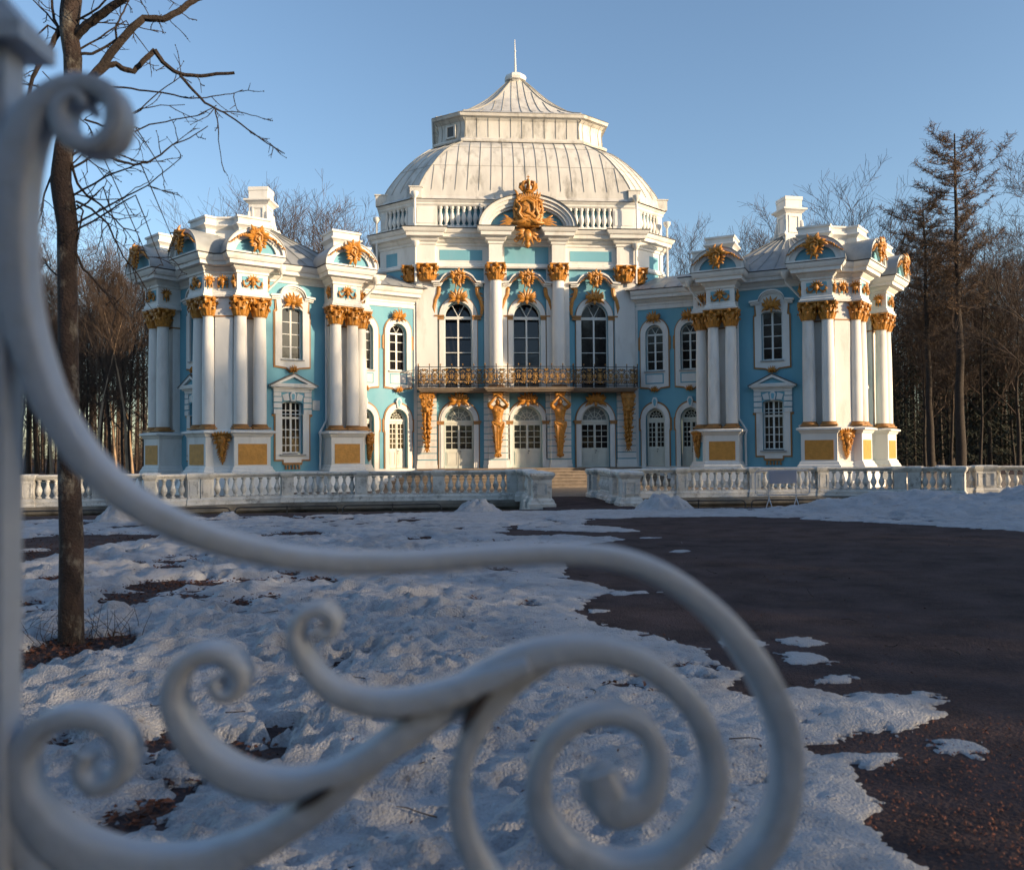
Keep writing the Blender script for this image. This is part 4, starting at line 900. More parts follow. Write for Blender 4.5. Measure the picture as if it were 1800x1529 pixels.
for x, y, z0, z1 in ((-8.15, 45.6, 11.0, 14.55), (8.15, 45.6, 11.0, 14.55), (-6.0, 43.9, 13.8, 15.5), (6.0, 43.9, 13.8, 15.5), (-5.98, 44.05, 10.9, 12.9), (5.98, 44.05, 10.9, 12.9)):
    mb = MB(); mb.tube([(x, y, z0), (x, y, z1)], .06, 8); mb.lathe([(.07, z1-.15), (.2, z1+.05), (.21, z1+.18), (.15, z1+.2)], 10, T(x, y, 0)); put("rain_pipe", mb.mesh("rain_pipe", M_WHITE, 40), PAL)
# great central pediment with coat of arms
M = frame((0, 43.48), (0, -1), 13.76); mb = MB()
PW, PR = 2.62, 1.72
for k, (o1, o2, y0, y1) in enumerate(((0, .16, -.10, .6), (.16, .34, .0, .6), (.34, .50, .08, .6), (.50, .62, .20, .6))):
    mb.plate(archloop(PW-o1, .02, .02, PR-o1, 22), [[(x, max(z, .06)) for x, z in archloop(PW-o2-.01, .0, .02, PR-o2, 22)]], y0, y1)
pd_ = put("great_pediment", mb.mesh("great_pediment", M_WHITE, 25), PAL, M)
mb = MB(); mb.plate(archloop(PW-.6, .03, .03, PR-.6, 18), [], .42, .6); put("tympanum", mb.mesh("tympanum", M_BLUE, 0), pd_, M)
mb = MB(); out = archloop(PW+.03, 0, .02, PR+.04, 24)[2:]; vs = []
for x, z in out: vs += [(x, -.16, z), (x, 1.3, z), (x*.985, -.16, z-.04)]
fs = []
for q in range(len(out)-1): fs += [(3*q, 3*q+3, 3*q+4, 3*q+1), (3*q, 3*q+2, 3*q+5, 3*q+3)]
mb.add(vs, fs); put("pediment_roof", mb.mesh("pediment_roof", M_EDGE, 40, recalc=False), pd_, M)
# coat of arms: shield, drapery mantle, scrolls, crown
mb = MB()
loft(mb, [(0, 0, -.05, .75, .25), (0, -.05, .1, 1.0, .34), (0, -.05, .5, .92, .34), (0, -.02, 1.0, .82, .32), (0, 0, 1.4, .80, .28), (0, 0, 1.62, .45, .22)], 18)
mb.blob((-.12, -.30, .95), (.36, .12, .44), 12, 8)
for q_ in ([(-.5, 1.3), (-.1, 1.42), (.3, 1.2), (.36, .8), (.1, .5), (-.3, .45), (-.55, .7)], [(.15, 1.45), (.5, 1.25), (.45, .85), (.62, .55), (.4, .25)], [(-.3, 1.1), (0, .95), (-.15, .7), (.15, .6), (.4, .42)], [(-.65, 1.2), (-.48, .95), (-.62, .6), (-.35, .3), (.1, .22), (.5, .12)]): mb.tube([(x_, -.38+.06*math.sin(i_*2), z_) for i_, (x_, z_) in enumerate(q_)], [.06, .11, .12, .11, .12, .10, .06][:len(q_)], 7)
for sg in (-1, 1):
    mb.tube([(sg*.35, -.2, 1.55), (sg*.78, -.16, 1.35), (sg*.88, -.12, .9), (sg*.80, -.16, .45), (sg*.55, -.3, .1)], [.08, .10, .09, .12, .10], 8)
    for i in range(9): leaf(mb, (sg*(.50+.05*(i % 3)), -.16, .35+.15*i), R_(90-sg*(95-12*i+25*math.sin(i*2.7+sg))), .34+.16*math.sin(i*1.9+sg)**2, .10, bend=sg*math.sin(i*3.1), lift=.16, th=.9)
    for i in range(4): leaf(mb, (sg*.6, -.1, .25), R_(90-sg*(75+10*i)), 1.0+.18*i, .10, bend=-sg*.3, lift=.1)
    scroll(mb, (sg*.3, .35), .3, R_(90), sg*1.3, .09, y=-.36); scroll(mb, (sg*.25, 1.45), .2, R_(90), -sg*1.3, .07, y=-.25)
    mb.tube([(sg*.1, -.36, .3), (sg*.35, -.42, .2), (sg*.7, -.34, .12), (sg*.95, -.2, .16)], [.1, .12, .1, .07], 7)
    leaf(mb, (sg*1.15, -.1, .38), R_(90-sg*60), .45, .09); leaf(mb, (sg*1.2, -.1, .35), R_(90-sg*110), .4, .08)
for i in range(11): leaf(mb, (-.4+.08*i, -.2, 1.4), R_(150-12*i), .45, .08, lift=.15)
co = put("coat_of_arms", mb.mesh("coat_of_arms", M_GOLD, 55), PAL, frame((0.02, 43.5), (0, -1), 13.80) @ Matrix.Diagonal((.86, .8, .97, 1)))
mb = MB(); mb.lathe([(.26, 0), (.30, .05), (.26, .12), (.30, .16)], 12)
for i in range(8):
    a = 2*math.pi*i/8; c, s_ = math.cos(a), math.sin(a)
    mb.tube([(c*.28, s_*.28, .14), (c*.44, s_*.44, .34), (c*.42, s_*.42, .52), (c*.22, s_*.22, .62), (c*.05, s_*.05, .60)], [.06, .085, .085, .06, .04], 6); mb.blob((c*.30, s_*.30, .2), (.06, .06, .09), 6, 4)
mb.blob((0, 0, .72), (.10, .10, .10), 8, 6); mb.box(-.02, .02, -.02, .02, .8, 1.02); mb.box(-.08, .08, -.02, .02, .89, .93); mb.tube([(0, 0, -.4), (0, 0, .1)], [.22, .2], 8)
put("crown", mb.mesh("crown", M_GOLD, 50), co, frame((.04, 43.5), (0, -1), 15.55))
mb = MB()
for i in range(11): leaf(mb, (0.0, -.1, .35), R_(-90+(i-5)*20), .62+.22*(1-abs(i-5)/5), .11, bend=(i-5)*.15, lift=.3)
for sg in (-1, 1): scroll(mb, (sg*.35, .05), .22, R_(90), sg*1.2, .08, y=-.2); scroll(mb, (sg*.62, -.1), .15, R_(90), sg*1.2, .06, y=-.12)
mb.blob((0, -.25, .1), (.26, .2, .34), 10, 7); mb.blob((0, -.2, -.35), (.16, .12, .22), 8, 6)
put("hanging_cartouche", mb.mesh("lower_cartouche", M_GOLD, 50), co, frame((.0, 43.85), (0, -1), 13.25))

# ------------------------------------------------------------------ balustrades on the ground
BG = [(.055, 0), (.095, .01), (.095, .07), (.05, .10), (.065, .15), (.125, .30), (.125, .38), (.08, .52), (.05, .64), (.065, .68), (.045, .72), (.09, .78), (.09, .84)]
bgm = MB(); bgm.lathe([(r*.9, z*.80) for r, z in BG], 12); bgm = bgm.mesh("baluster", M_STONE, 50)
RAILP = [(-.15, .90), (.11, .90), (.11, .92), (.15, .96), (.18, 1.0), (.18, 1.05), (.14, 1.07), (-.14, 1.07), (-.18, 1.05), (-.18, 1.0), (-.11, .92), (-.11, .9)]
PLP = [(.20, -.06), (.20, -.02), (.18, .0), (.18, .12), (.13, .17), (.13, .22), (-.13, .22), (-.13, .17), (-.18, .12), (-.18, -.06)]
def pier_mesh(hw=.22):
    mb = MB(); sq = [(-hw, -.17), (hw, -.17), (hw, .17), (-hw, .17)]
    mb.sweep(sq, [(.07, -.06), (.07, .0), (.05, .03), (.05, .14), (.0, .19), (0, .86), (.03, .90), (.06, .97), (.07, 1.0), (.07, 1.06), (.03, 1.09), (-.1, 1.10)], closed=True, cap_top=True)
    for y0 in (-.19, .17): mb.plate(rect(-hw+.06, hw-.06, .28, .80), [rect(-hw+.09, hw-.09, .31, .77)], y0, y0+.02)
    return mb.mesh("pier", M_STONE, 25)
def balustrade(path, piers, label, base=True, group=None, gap=.29):
    root = empty("balustrade", (path[0][0], path[0][1], 0), label=label, category="balustrade", group="stone balustrades round the terrace")
    mb = MB(); mb.sweep(path, RAILP); put("rail", mb.mesh("rail", M_STONE, 25), root)
    mb = MB(); mb.sweep(path, PLP); put("plinth", mb.mesh("plinth", M_STONE, 25), root)
    P = [Vector(p) for p in path]
    for i in range(len(P)-1):
        d = P[i+1]-P[i]; L = d.length; n = Vector((d.y, -d.x)).normalized(); ps = sorted(piers[i]); hw = .21
        for t in ps:
            p = P[i]+d*t; put("pier", cached('pier', pier_mesh), root, frame(p, n))
        edges = [0]+[t*L for t in ps]+[L]
        for a, b in zip(edges[:-1], edges[1:]):
            a2 = a+(hw if a > 0 or 0.0 in ps else .02); b2 = b-(hw if b < L or 1.0 in ps else .02)
            if b2-a2 < .3: continue
            k = max(1, round((b2-a2)/gap))
            for j in range(k): p = P[i]+d.normalized()*(a2+(b2-a2)*(j+.5)/k); put("baluster", bgm, root, frame(p, n) @ T(0, 0, .22))
    return root
YB = 31.6
mainR = [(1.25, YB), (10.4, YB), (13.0, 30.65), (14.0, 29.55), (16.6, 30.2), (24.5, 26.5)]
LP = [.33, .66]
balustrade([(1.25, YB), (4.72, YB), (7.64, YB), (10.4, YB), (13.05, 30.6)], [[0, 1.0], [1.0], [1.0], [1.0]], "white stone balustrade right of the bridge, behind the blank sign")
balustrade([(13.5, 30.3), (14.6, 29.3), (15.2, 31.2), (16.6, 31.0)], [[0, 1.0], [1.0], [1.0]], "short zigzag stone balustrade at the right corner of the terrace")
balustrade([(16.9, 30.9), (21.0, 29.4), (26, 27.5)], [[0, .5, 1.0], [.5, 1.0]], "far right stone balustrade in front of the dark wood")
balustrade([(-13.05, 30.6), (-10.4, YB), (-7.64, YB), (-4.72, YB), (-1.9, YB)], [[0, 1.0], [1.0], [1.0], [1.0]], "white stone balustrade left of the bridge, below the lit pedestals")
balustrade([(-16.6, 31.0), (-15.2, 31.2), (-14.6, 29.3), (-13.5, 30.3)], [[0, 1.0], [1.0], [1.0]], "short zigzag stone balustrade at the left corner of the terrace")
balustrade([(-26, 30.5), (-21.6, 30.4), (-16.9, 30.9)], [[.5, 1.0], [.5, 1.0]], "far left stone balustrade behind the near tree trunk")
def bridge_wing(s):
    x = s*1.42
    path = [(x, 26.2), (x, 31.4)] if s < 0 else [(x, 31.4), (x, 26.2)]
    root = empty("bridge_parapet", (x, 28.8, 0), label="weathered stone bridge parapet on the %s of the bridge with a panelled end post" % ("left" if s < 0 else "right"), category="parapet", group="parapets of the small bridge")
    mb = MB(); mb.sweep(path, RAILP); put("rail", mb.mesh("rail", M_STONE, 25), root)
    mb = MB(); mb.sweep(path, [(.26, -.9), (.26, -.02), (.22, .04), (.22, .12), (.13, .20), (.13, .24), (-.13, .24), (-.13, .20), (-.22, .12), (-.22, .04), (-.26, -.9)]); put("plinth", mb.mesh("plinth", M_STONE, 25), root)
    mb = MB(); sq = [(-.30, -.28), (.30, -.28), (.30, .28), (-.30, .28)]
    mb.sweep(sq, [(.12, -.1), (.12, .10), (.08, .14), (.06, .22), (0, .28), (0, .86), (.03, .90), (.08, .97), (.10, 1.0), (.10, 1.07), (.04, 1.10), (-.1, 1.12)], closed=True, cap_top=True)
    for k in range(4):
        Mr = Matrix.Rotation(k*math.pi/2, 4, 'Z'); mb.plate(rect(-.17, .17, .36, .78), [rect(-.13, .13, .40, .74)], -.31, -.27, Mr)
    pm = mb.mesh("end_post", M_STONE, 25)
    for y in (26.15, 27.6, 31.3): put("end_post" if y < 27 else "post", pm, root, frame((x, y), (0, -1)))
    for j in range(4): put("baluster", bgm, root, T(x, 26.62+j*.2, .24)) if j < 3 else None
    for j in range(11): put("baluster", bgm, root, T(x, 28.05+j*.28, .24))
for s in (-1, 1): bridge_wing(s)

# ------------------------------------------------------------------ ground
def smooth(t): return t*t*(3-2*t)
def vnoise(x, y, seed=0):
    xi = np.floor(x).astype(np.int64); yi = np.floor(y).astype(np.int64); fx = smooth(x-xi); fy = smooth(y-yi)
    def h(a, b):
        n = (a*374761393+b*668265263+seed*982451653) & 0x7fffffff; n = ((n ^ (n >> 13))*1274126177) & 0x7fffffff; n = (n ^ (n >> 16))
        return (n & 0xffff)/65535.0
    return (h(xi, yi)*(1-fx)+h(xi+1, yi)*fx)*(1-fy)+(h(xi, yi+1)*(1-fx)+h(xi+1, yi+1)*fx)*fy
def fbm(x, y, o=4, seed=0):
    r = 0; a = .5
    for i in range(o): r = r+a*(vnoise(x*2**i, y*2**i, seed+i)-.5); a *= .55
    return r
path_px = [(2400, 965), (1800, 933), (1700, 928), (1600, 922), (1500, 916), (1400, 911), (1300, 908), (1200, 908), (1100, 910), (1035, 914), (1020, 921), (1080, 927), (1130, 934), (1000, 934), (900, 930), (876, 936), (885, 944), (1000, 941), (1120, 948), (1040, 955), (960, 968), (990, 985), (1010, 1000), (985, 1016), (1060, 1028), (1070, 1040), (1030, 1055), (1012, 1075), (1040, 1095), (1050, 1105), (1120, 1110), (1150, 1122), (1240, 1138), (1262, 1160), (1312, 1185), (1292, 1200), (1300, 1220), (1322, 1232), (1400, 1212), (1480, 1230), (1530, 1218), (1620, 1214), (1682, 1232), (1640, 1262), (1580, 1280), (1480, 1290), (1450, 1305), (1440, 1320), (1480, 1325), (1600, 1318), (1540, 1345), (1500, 1385), (1520, 1420), (1500, 1440), (1560, 1480), (1640, 1529), (1720, 1600), (1900, 1800), (3600, 1900)]
PP = np.array([tuple(gnd(*p))[:2] for p in path_px])
def sdist(X, Y):       # positive outside the dark path = snow
    d2 = np.full(X.shape, 1e9); ins = np.zeros(X.shape, bool); n = len(PP)
    for i in range(n):
        a = PP[i]; b = PP[(i+1) % n]; ab = b-a; L = ab@ab+1e-12
        t = np.clip(((X-a[0])*ab[0]+(Y-a[1])*ab[1])/L, 0, 1)
        d2 = np.minimum(d2, (X-a[0]-t*ab[0])**2+(Y-a[1]-t*ab[1])**2)
        c = ((a[1] > Y) != (b[1] > Y)) & (X < (b[0]-a[0])*(Y-a[1])/(b[1]-a[1]+1e-12)+a[0]); ins ^= c
    return np.where(ins, -1, 1)*np.sqrt(d2)
def ell(px, py, wpx, hpx): 
    c = gnd(px, py); e = gnd(px+wpx, py); f = gnd(px, py+hpx); return (c.x, c.y, (e-c).length, (f-c).length)
islands = [ell(1300, 1130, 35, 9), ell(1408, 1127, 32, 8), ell(1412, 1157, 36, 9), ell(1455, 1194, 38, 5), ell(1715, 1318, 68, 15), ell(1110, 1042, 35, 3), ell(1140, 945, 28, 2), ell(1200, 953, 10, 1.2), ell(1045, 1073, 14, 2), ell(1195, 968, 12, 1.2)]
holes = [ell(240, 1433, 62, 24), ell(140, 1142, 85, 24), ell(265, 1031, 80, 9), ell(60, 1160, 60, 24), ell(140, 952, 130, 15), ell(60, 975, 60, 10), ell(520, 940, 55, 4), ell(90, 1020, 30, 4), ell(345, 1028, 50, 4), ell(420, 1062, 22, 4), ell(500, 1010, 30, 3), ell(180, 1072, 14, 5), ell(270, 1383, 75, 5), ell(560, 1020, 25, 2.5)]
def snowh(X, Y):
    s = sdist(X, Y); s0 = s+.12
    for cx, cy, a, b in islands: s = np.maximum(s, (1-np.sqrt(((X-cx)/a)**2+((Y-cy)/b)**2))*min(a, b))
    for cx, cy, a, b in holes: s = np.minimum(s, (np.sqrt(((X-cx)/a)**2+((Y-cy)/b)**2)-1)*min(a, b)*.8)
    far = np.clip((Y-6)/14, 0, 1)
    bare = fbm(X*.7+7, Y*1.0, 3, 131)+.75*fbm(X*3.1, Y*4.2, 4, 137); lim = .27-.12*np.clip((-4.5-X)/3, 0, 1)*np.clip((Y-6.5)/2, -2.0, 1)
    s = np.minimum(s, (lim-bare)*1.5)
    s = s+fbm(X*1.6, Y*1.6, 4, 3)*(.35+.5*far)+fbm(X*7, Y*11, 4, 9)*.24+fbm(X*30, Y*36, 2, 15)*.10
    big = fbm(X*.8, Y*.8, 3, 21); med = fbm(X*2.3, Y*2.9, 4, 33); fine = fbm(X*8, Y*8, 3, 41)
    ridge = 1-np.abs(fbm(X*1.7, Y*2.4, 3, 77))*4
    flat = np.clip((Y-15)/5, 0, 1)*.65
    lump = np.abs(fbm(X*3.4+fbm(X*3, Y*3, 2, 5), Y*4.2, 3, 61)); lump = lump*(.55+1.2*np.clip(fbm(X*.9, Y*.9, 2, 63)+.35, 0, 1)); crust = fbm(X*22, Y*22, 2, 71)
    thin = np.clip((s0+.1)/1.3, .22, 1)*np.clip((-2.2-X)/2.0, .6, 1)
    tgt = (.055+.13*big+.20*med+.03*ridge-.33*lump)*(1-flat)*thin+.030+fine*(.03+.04*thin)+crust*.013
    tgt = np.maximum(tgt, .012)
    isl = s0 < 0
    tgt = np.where(isl, .018+fine*.02, tgt)
    h = np.where(s < 0, -.03+s*.05, tgt*np.clip(s/.22, 0, 1)**.6)
    edge = np.clip((24.15+fbm(X*.6, Y*0, 2, 91)*.8-(X<0)*np.abs(X)*.06-Y)/.35, -1, 1); h = np.where(edge < 1, np.minimum(h, .05*edge), h)
    # shovelled bank on the right and piles by the bridge
    for cx, cy, a, b, hh in ((11.2, 22.0, 5.8, 2.2, .40), (17.5, 21.5, 6.5, 3.0, .62), (7.2, 22.6, 3.0, 1.1, .18)):
        q = 1-((X-cx)/a)**2-((Y-cy)/b)**2; h = np.where(q > 0, np.maximum(h, h+hh*np.clip(q, 0, 1)**.8*(1+.9*fbm(X*1.5, Y*1.5, 4, 55))), h)
    return h
def grid(name, x0, x1, y0, y1, nx, ny, fn, m, label=None, parent=None, gamma=1.0, **kw):
    xs = np.linspace(x0, x1, nx); ys = y0+(y1-y0)*np.linspace(0, 1, ny)**gamma
    X, Y = np.meshgrid(xs, ys); Z = fn(X, Y)
    me = bpy.data.meshes.new(name); v = np.stack([X, Y, Z], -1).reshape(-1, 3)
    i = np.arange(nx*ny).reshape(ny, nx); f = np.stack([i[:-1, :-1], i[:-1, 1:], i[1:, 1:], i[1:, :-1]], -1).reshape(-1, 4)
    me.vertices.add(len(v)); me.vertices.foreach_set("co", v.ravel()); me.loops.add(f.size); me.loops.foreach_set("vertex_index", f.ravel())
    me.polygons.add(len(f)); me.polygons.foreach_set("loop_start", np.arange(0, f.size, 4)); me.polygons.foreach_set("loop_total", np.full(len(f), 4))
    me.update(calc_edges=True); me.validate(); me.materials.append(m); me.shade_smooth()
    return put(name, me, None, I4, **kw)
# big ground sheet: park floor with the moat cut into it
def ground_plan():
    mb = MB()
    def sheet(x0, x1, y0, y1, z): mb.add([(x0, y0, z), (x1, y0, z), (x1, y1, z), (x0, y1, z)], [(0, 1, 2, 3)])
    sheet(-700, 700, -700, 24.95, -.004); sheet(-700, -34, 24.95, 60, -.004); sheet(34, 700, 24.95, 60, -.004); sheet(-700, 700, 60, 900, -.004)
    return mb
mb = ground_plan(); put("ground", mb.mesh("ground", M_DIRT, 0, recalc=False), None, I4, kind="structure")
grid("snow_cover", -9.0, 5.0, 1.0, 9.5, 520, 380, snowh, M_SNOW, kind="structure", gamma=1.25)
grid("snow_cover", -30.0, 26.0, 9.5, 24.9, 900, 300, snowh, M_SNOW, kind="structure")
grid("snow_cover", -30.0, -9.0, -6, 9.5, 120, 100, lambda X, Y: snowh(X, Y), M_SNOW, kind="structure")
# moat
mb = MB()
mb.box(-34, 34, 24.95, 60, -1.7, -1.6)
mb.box(-34, 34, 24.7, 24.95, -1.65, -.02)
put("moat_floor", mb.mesh("moat_floor", M_DSTONE, 0), None, I4, kind="structure")
tp = [(-26, 30.5), (-21.6, 30.4), (-16.9, 30.9), (-16.6, 31.0), (-15.2, 31.2), (-14.6, 29.3), (-13.5, 30.3), (-13.05, 30.6), (-10.4, YB), (10.4, YB), (13.05, 30.6), (13.5, 30.3), (14.6, 29.3), (15.2, 31.2), (16.6, 31.0), (16.9, 30.9), (21, 29.4), (26, 27.5), (34, 27.5)]
mb = MB(); mb.sweep([(-34, 30.5)]+tp, [(.05, -1.62), (.05, -.62), (.12, -.60), (.12, -.42), (.22, -.38), (.30, -.30), (.30, -.16), (.25, -.07), (-.3, -.05)])
put("moat_wall", mb.mesh("moat_wall", M_DSTONE, 25), None, I4, label="dark mossy moat wall under the stone balustrade", category="wall")
mb = MB(); lp = [(-34, 30.6)]+[(x, y+.1) for x, y in tp]+[(34, 60), (-34, 60)]
vs = [(x, y, -.02) for x, y in lp]; t = geometry.tessellate_polygon([[Vector(v) for v in vs]]); mb.add(vs, [tuple(q) for q in t]); put("terrace", mb.mesh("terrace", M_TERR, 0), None, I4, kind="structure")
mb = MB(); mb.box(-1.42, 1.42, 24.6, 31.9, -.3, .012); put("bridge_deck", mb.mesh("bridge_deck", M_DIRT, 0), None, I4, kind="structure")
# snow heaps (things)
def heap(cx, cy, z0, a, b, h, seed, label, rot=0):
    n = 44; mb = MB(); g = np.linspace(-1.1, 1.1, n); X, Y = np.meshgrid(g, g)
    q = 1-np.sqrt(X**2+Y**2)*(1+.5*fbm(X*2+seed, Y*2, 3, seed)); Z = np.clip(q, -.1, .6)*h*1.25*(1+.9*fbm(X*3.3, Y*3.3+seed, 4, seed+3))+h*.16*fbm(X*9, Y*9, 3, seed+8)
    v = [(X[j, i]*a, Y[j, i]*b, Z[j, i]-.03) for j in range(n) for i in range(n)]
    f = [(j*n+i, j*n+i+1, j*n+n+i+1, j*n+n+i) for j in range(n-1) for i in range(n-1)]
    mb.add(v, f); put("snow_heap", mb.mesh("snow_heap", M_SNOW, 60, recalc=False), None, T(cx, cy, z0) @ Matrix.Rotation(rot, 4, 'Z'), label=label, category="snow heap", group="snow heaps at the moat edge")
def heap_at(px0, px1, ytop, ybase, seed, label, depthf=.7):
    p0 = gnd(px0, ybase); p1 = gnd(px1, ybase); c = (p0+p1)/2; a = (p1-p0).length/2
    dd = (c-CO).dot(CW); h = (ybase-ytop)*dd/FPX*1.15
    heap(c.x, c.y+.1, 0, a*1.15, a*depthf, h, seed, label)
heap_at(800, 876, 878, 899, 1, "small pointed snow heap left of the bridge behind the hoops")
heap_at(1118, 1225, 868, 897, 2, "white snow heap right of the bridge end post")
heap_at(170, 245, 884, 918, 3, "snow heap beside the near tree trunk at the moat edge")
heap_at(380, 420, 898, 909, 4, "low snow heap under the iron scroll at the moat edge")
heap_at(1690, 1740, 866, 896, 5, "pointed snow heap behind the long snow bank")
heap_at(1250, 1310, 891, 898, 6, "thin flat snow heap left of the blank sign")
# low iron hoops
def hoop_mesh(L=1.5):
    mb = MB(); pts = [(0, 0, 0), (0, 0, .15), (.05, 0, .21), (.12, 0, .23), (L-.12, 0, .23), (L-.05, 0, .21), (L, 0, .15), (L, 0, 0)]
    mb.tube(pts, .018, 6); mb.tube([(L/2, 0, -.02), (L/2, 0, .27)], .02, 6); mb.tube([(L/2-.03, 0, .23), (L/2+.03, 0, .23)], .03, 6)
    return mb.mesh("iron_hoop", M_IRON, 40)
hoopm = hoop_mesh(2.85)
def hoops(x0, x1, y0, y1, label):
    L = 2.95; k = round(abs(x1-x0)/L)
    for i in range(k):
        x = x0+(x1-x0)*i/k; y = y0+(y1-y0)*i/k; sub = math.atan2(y1-y0, x1-x0)
        where = ["first", "second", "third", "fourth", "fifth", "sixth", "seventh", "eighth"][i]
        put("iron_hoop", hoopm, None, T(x, y, .0) @ Matrix.Rotation(sub, 4, 'Z'), label="low black iron hoop rail, %s from the bridge on the %s side" % (where, label), category="hoop rail", group="low iron hoops along the moat")
hoops(-1.7-2.9, -22.5, 24.55, 22.9, "left")
hoops(1.75, 20.0, 24.55, 23.6, "right")
# blank sign on tubular barrier
sg_ = empty("barrier_sign", (5.8, 24.0, 0), label="grey tubular barrier on two legs carrying a blank white board", category="sign")
mb = MB(); a = at(1333, 828, 24.4); b = at(1433, 828, 24.4); zt, zb = 1.13, .40; r = .07
pts = [(a.x+r, 24, zt), (b.x-r, 24, zt), (b.x, 24, zt-r), (b.x, 24, zb+r), (b.x-r, 24, zb), (a.x+r, 24, zb), (a.x, 24, zb+r), (a.x, 24, zt-r), (a.x+r, 24, zt)]
mb.tube(pts, .018, 7); put("frame", mb.mesh("frame", M_GALV, 40), sg_)
lx = [at(1358, 850, 24.4).x, at(1408, 850, 24.4).x]
for x in lx:
    mb = MB(); mb.tube([(x, 24, zt), (x, 24, .28)], .02, 7); mb.tube([(x-.16, 23.85, 0), (x, 24, .30)], .014, 5); mb.tube([(x+.16, 24.15, 0), (x, 24, .30)], .014, 5); mb.tube([(x, 24, .3), (x+.02, 23.8, 0)], .014, 5)
    put("leg", mb.mesh("leg", M_GALV, 40), sg_)
mb = MB(); mb.box(lx[0]+.0, lx[1]-.0, 23.95, 23.965, .74, 1.13); put("board", mb.mesh("board", mat("board_white", (.27, .29, .36), .5, var=.03), 0), sg_)

# ------------------------------------------------------------------ trees
def bare_tree(h, r0, seed, spread=.5, first=.35, levels=4, nb=9, up=.5, m_bark=None, trunk_h=.8, twig=1.0, droop=0.0):
    rr = random.Random(seed); tb = MB(); cb = MB()
    pts = []; p = Vector((0, 0, -.2)); d = Vector((0, 0, 1)); n = 9
    for i in range(n+1):
        pts.append(p.copy()); d = (d+Vector((rr.uniform(-.06, .06), rr.uniform(-.06, .06), 0))).normalized(); p = p+d*(h*trunk_h+.2)/n
    rad = [r0*(1-.78*i/n) for i in range(n+1)]; rad[0] *= 1.35
    tb.tube(pts, rad, 8)
    def grow(p, d, L, r, lev):
        k = 4 if lev < 3 else 3; q = [p.copy()]; dd = d.copy()
        for i in range(k):
            dd = (dd+Vector((rr.uniform(-.22, .22), rr.uniform(-.22, .22), rr.uniform(-.12, .2)*up-droop*.3))).normalized(); q.append(q[-1]+dd*L/k)
        cb.tube(q, [max(.009, r*(1-.72*i/k)) for i in range(k+1)], 4 if lev < 2 else 3, cap=False)
        if lev >= levels: return
        c = [nb, 5, 5, 4, 3][lev] if lev else nb
        c = {1: 7, 2: 6, 3: 4}.get(lev, 4)
        for j in range(c):
            t = rr.uniform(.25, 1.0) if j else 1.0; i0 = min(int(t*k), k-1); base = q[i0].lerp(q[i0+1], t*k-i0)
            ax = Vector((rr.gauss(0, 1), rr.gauss(0, 1), rr.gauss(0, .7))).normalized(); nd = (dd*.75+ax*.75+Vector((0, 0, up*.35-droop))).normalized()
            grow(base, nd, L*rr.uniform(.42, .68), r*.45, lev+1)
    for j in range(nb):
        t = first+(1-first)*(j+rr.random()*.6)/nb; t = min(t, .99); i0 = min(int(t*n), n-1); base = pts[i0].lerp(pts[i0+1], t*n-i0); a = j*2.4+rr.uniform(-.5, .5)
        nd = Vector((math.cos(a)*spread, math.sin(a)*spread, up)).normalized()
        grow(base, nd, h*(.16+.30*(1-t)+.06*rr.random())*twig, rad[i0]*.55, 1)
    grow(pts[-1], Vector((0, 0, 1)), h*(1-trunk_h), rad[-1], 1)
    return tb.mesh("trunk", m_bark or M_BARK, 60, recalc=False), cb.mesh("crown", M_TWIG, 0, recalc=False)
def larch_tree(h, r0, seed):
    rr = random.Random(seed); tb = MB(); cb = MB(); n = 12; pts = []
    lean = rr.uniform(-.02, .02)
    for i in range(n+1): pts.append(Vector((lean*h*(i/n)**2+rr.uniform(-.1, .1), rr.uniform(-.1, .1), -.2+(h+.2)*i/n)))
    rad = [r0*(1-.88*i/n) for i in range(n+1)]; tb.tube(pts, rad, 8)
    z = h*.46; a = 0.0
    while z < h*.985:
        t = z/h; i0 = min(int(t*n), n-1); base = pts[i0].lerp(pts[i0+1], t*n-i0); a += 2.3+rr.uniform(-.9, .9)
        env = .35+.65*math.sin(math.pi*min(1, (t-.40)/.62))**.8; lob = 1+.45*math.sin(a*1.0+z*.9)*math.sin(z*1.7+seed)
        L = h*.155*env*lob*rr.uniform(.35, 1.2); q = [base]; d = Vector((math.cos(a), math.sin(a), .28)); k = 6
        for i in range(k): d = (d+Vector((rr.uniform(-.16, .16), rr.uniform(-.16, .16), -.14 if i < 2 else .26))).normalized(); q.append(q[-1]+d*L/k)
        cb.tube(q, [max(.012, .075*(1-t*.6)*(1-.75*i/k)) for i in range(k+1)], 4, cap=False)
        for j in range(int(8+L*6)):
            tt = rr.uniform(.2, 1); ii = min(int(tt*k), k-1); b = q[ii].lerp(q[ii+1], tt*k-ii); ax = Vector((rr.gauss(0, 1), rr.gauss(0, 1), rr.gauss(0, .4)+.1)).normalized(); e = b+(ax*.8+d*.6)*rr.uniform(.3, .9)
            m = b.lerp(e, .5)+Vector((0, 0, rr.uniform(-.1, .05))); cb.tube([b, m, e], [.024, .017, .010], 3, cap=False)
            for w_ in range(5):
                f = b.lerp(e, rr.uniform(.3, 1)); g = f+Vector((rr.gauss(0, .22), rr.gauss(0, .22), rr.gauss(0, .16)+.03)); cb.tube([f, g], [.016, .010], 3, cap=False)
        z += h*.0062
    return tb.mesh("trunk", M_BARK, 60, recalc=False), cb.mesh("crown", M_LARCH, 0, recalc=False)
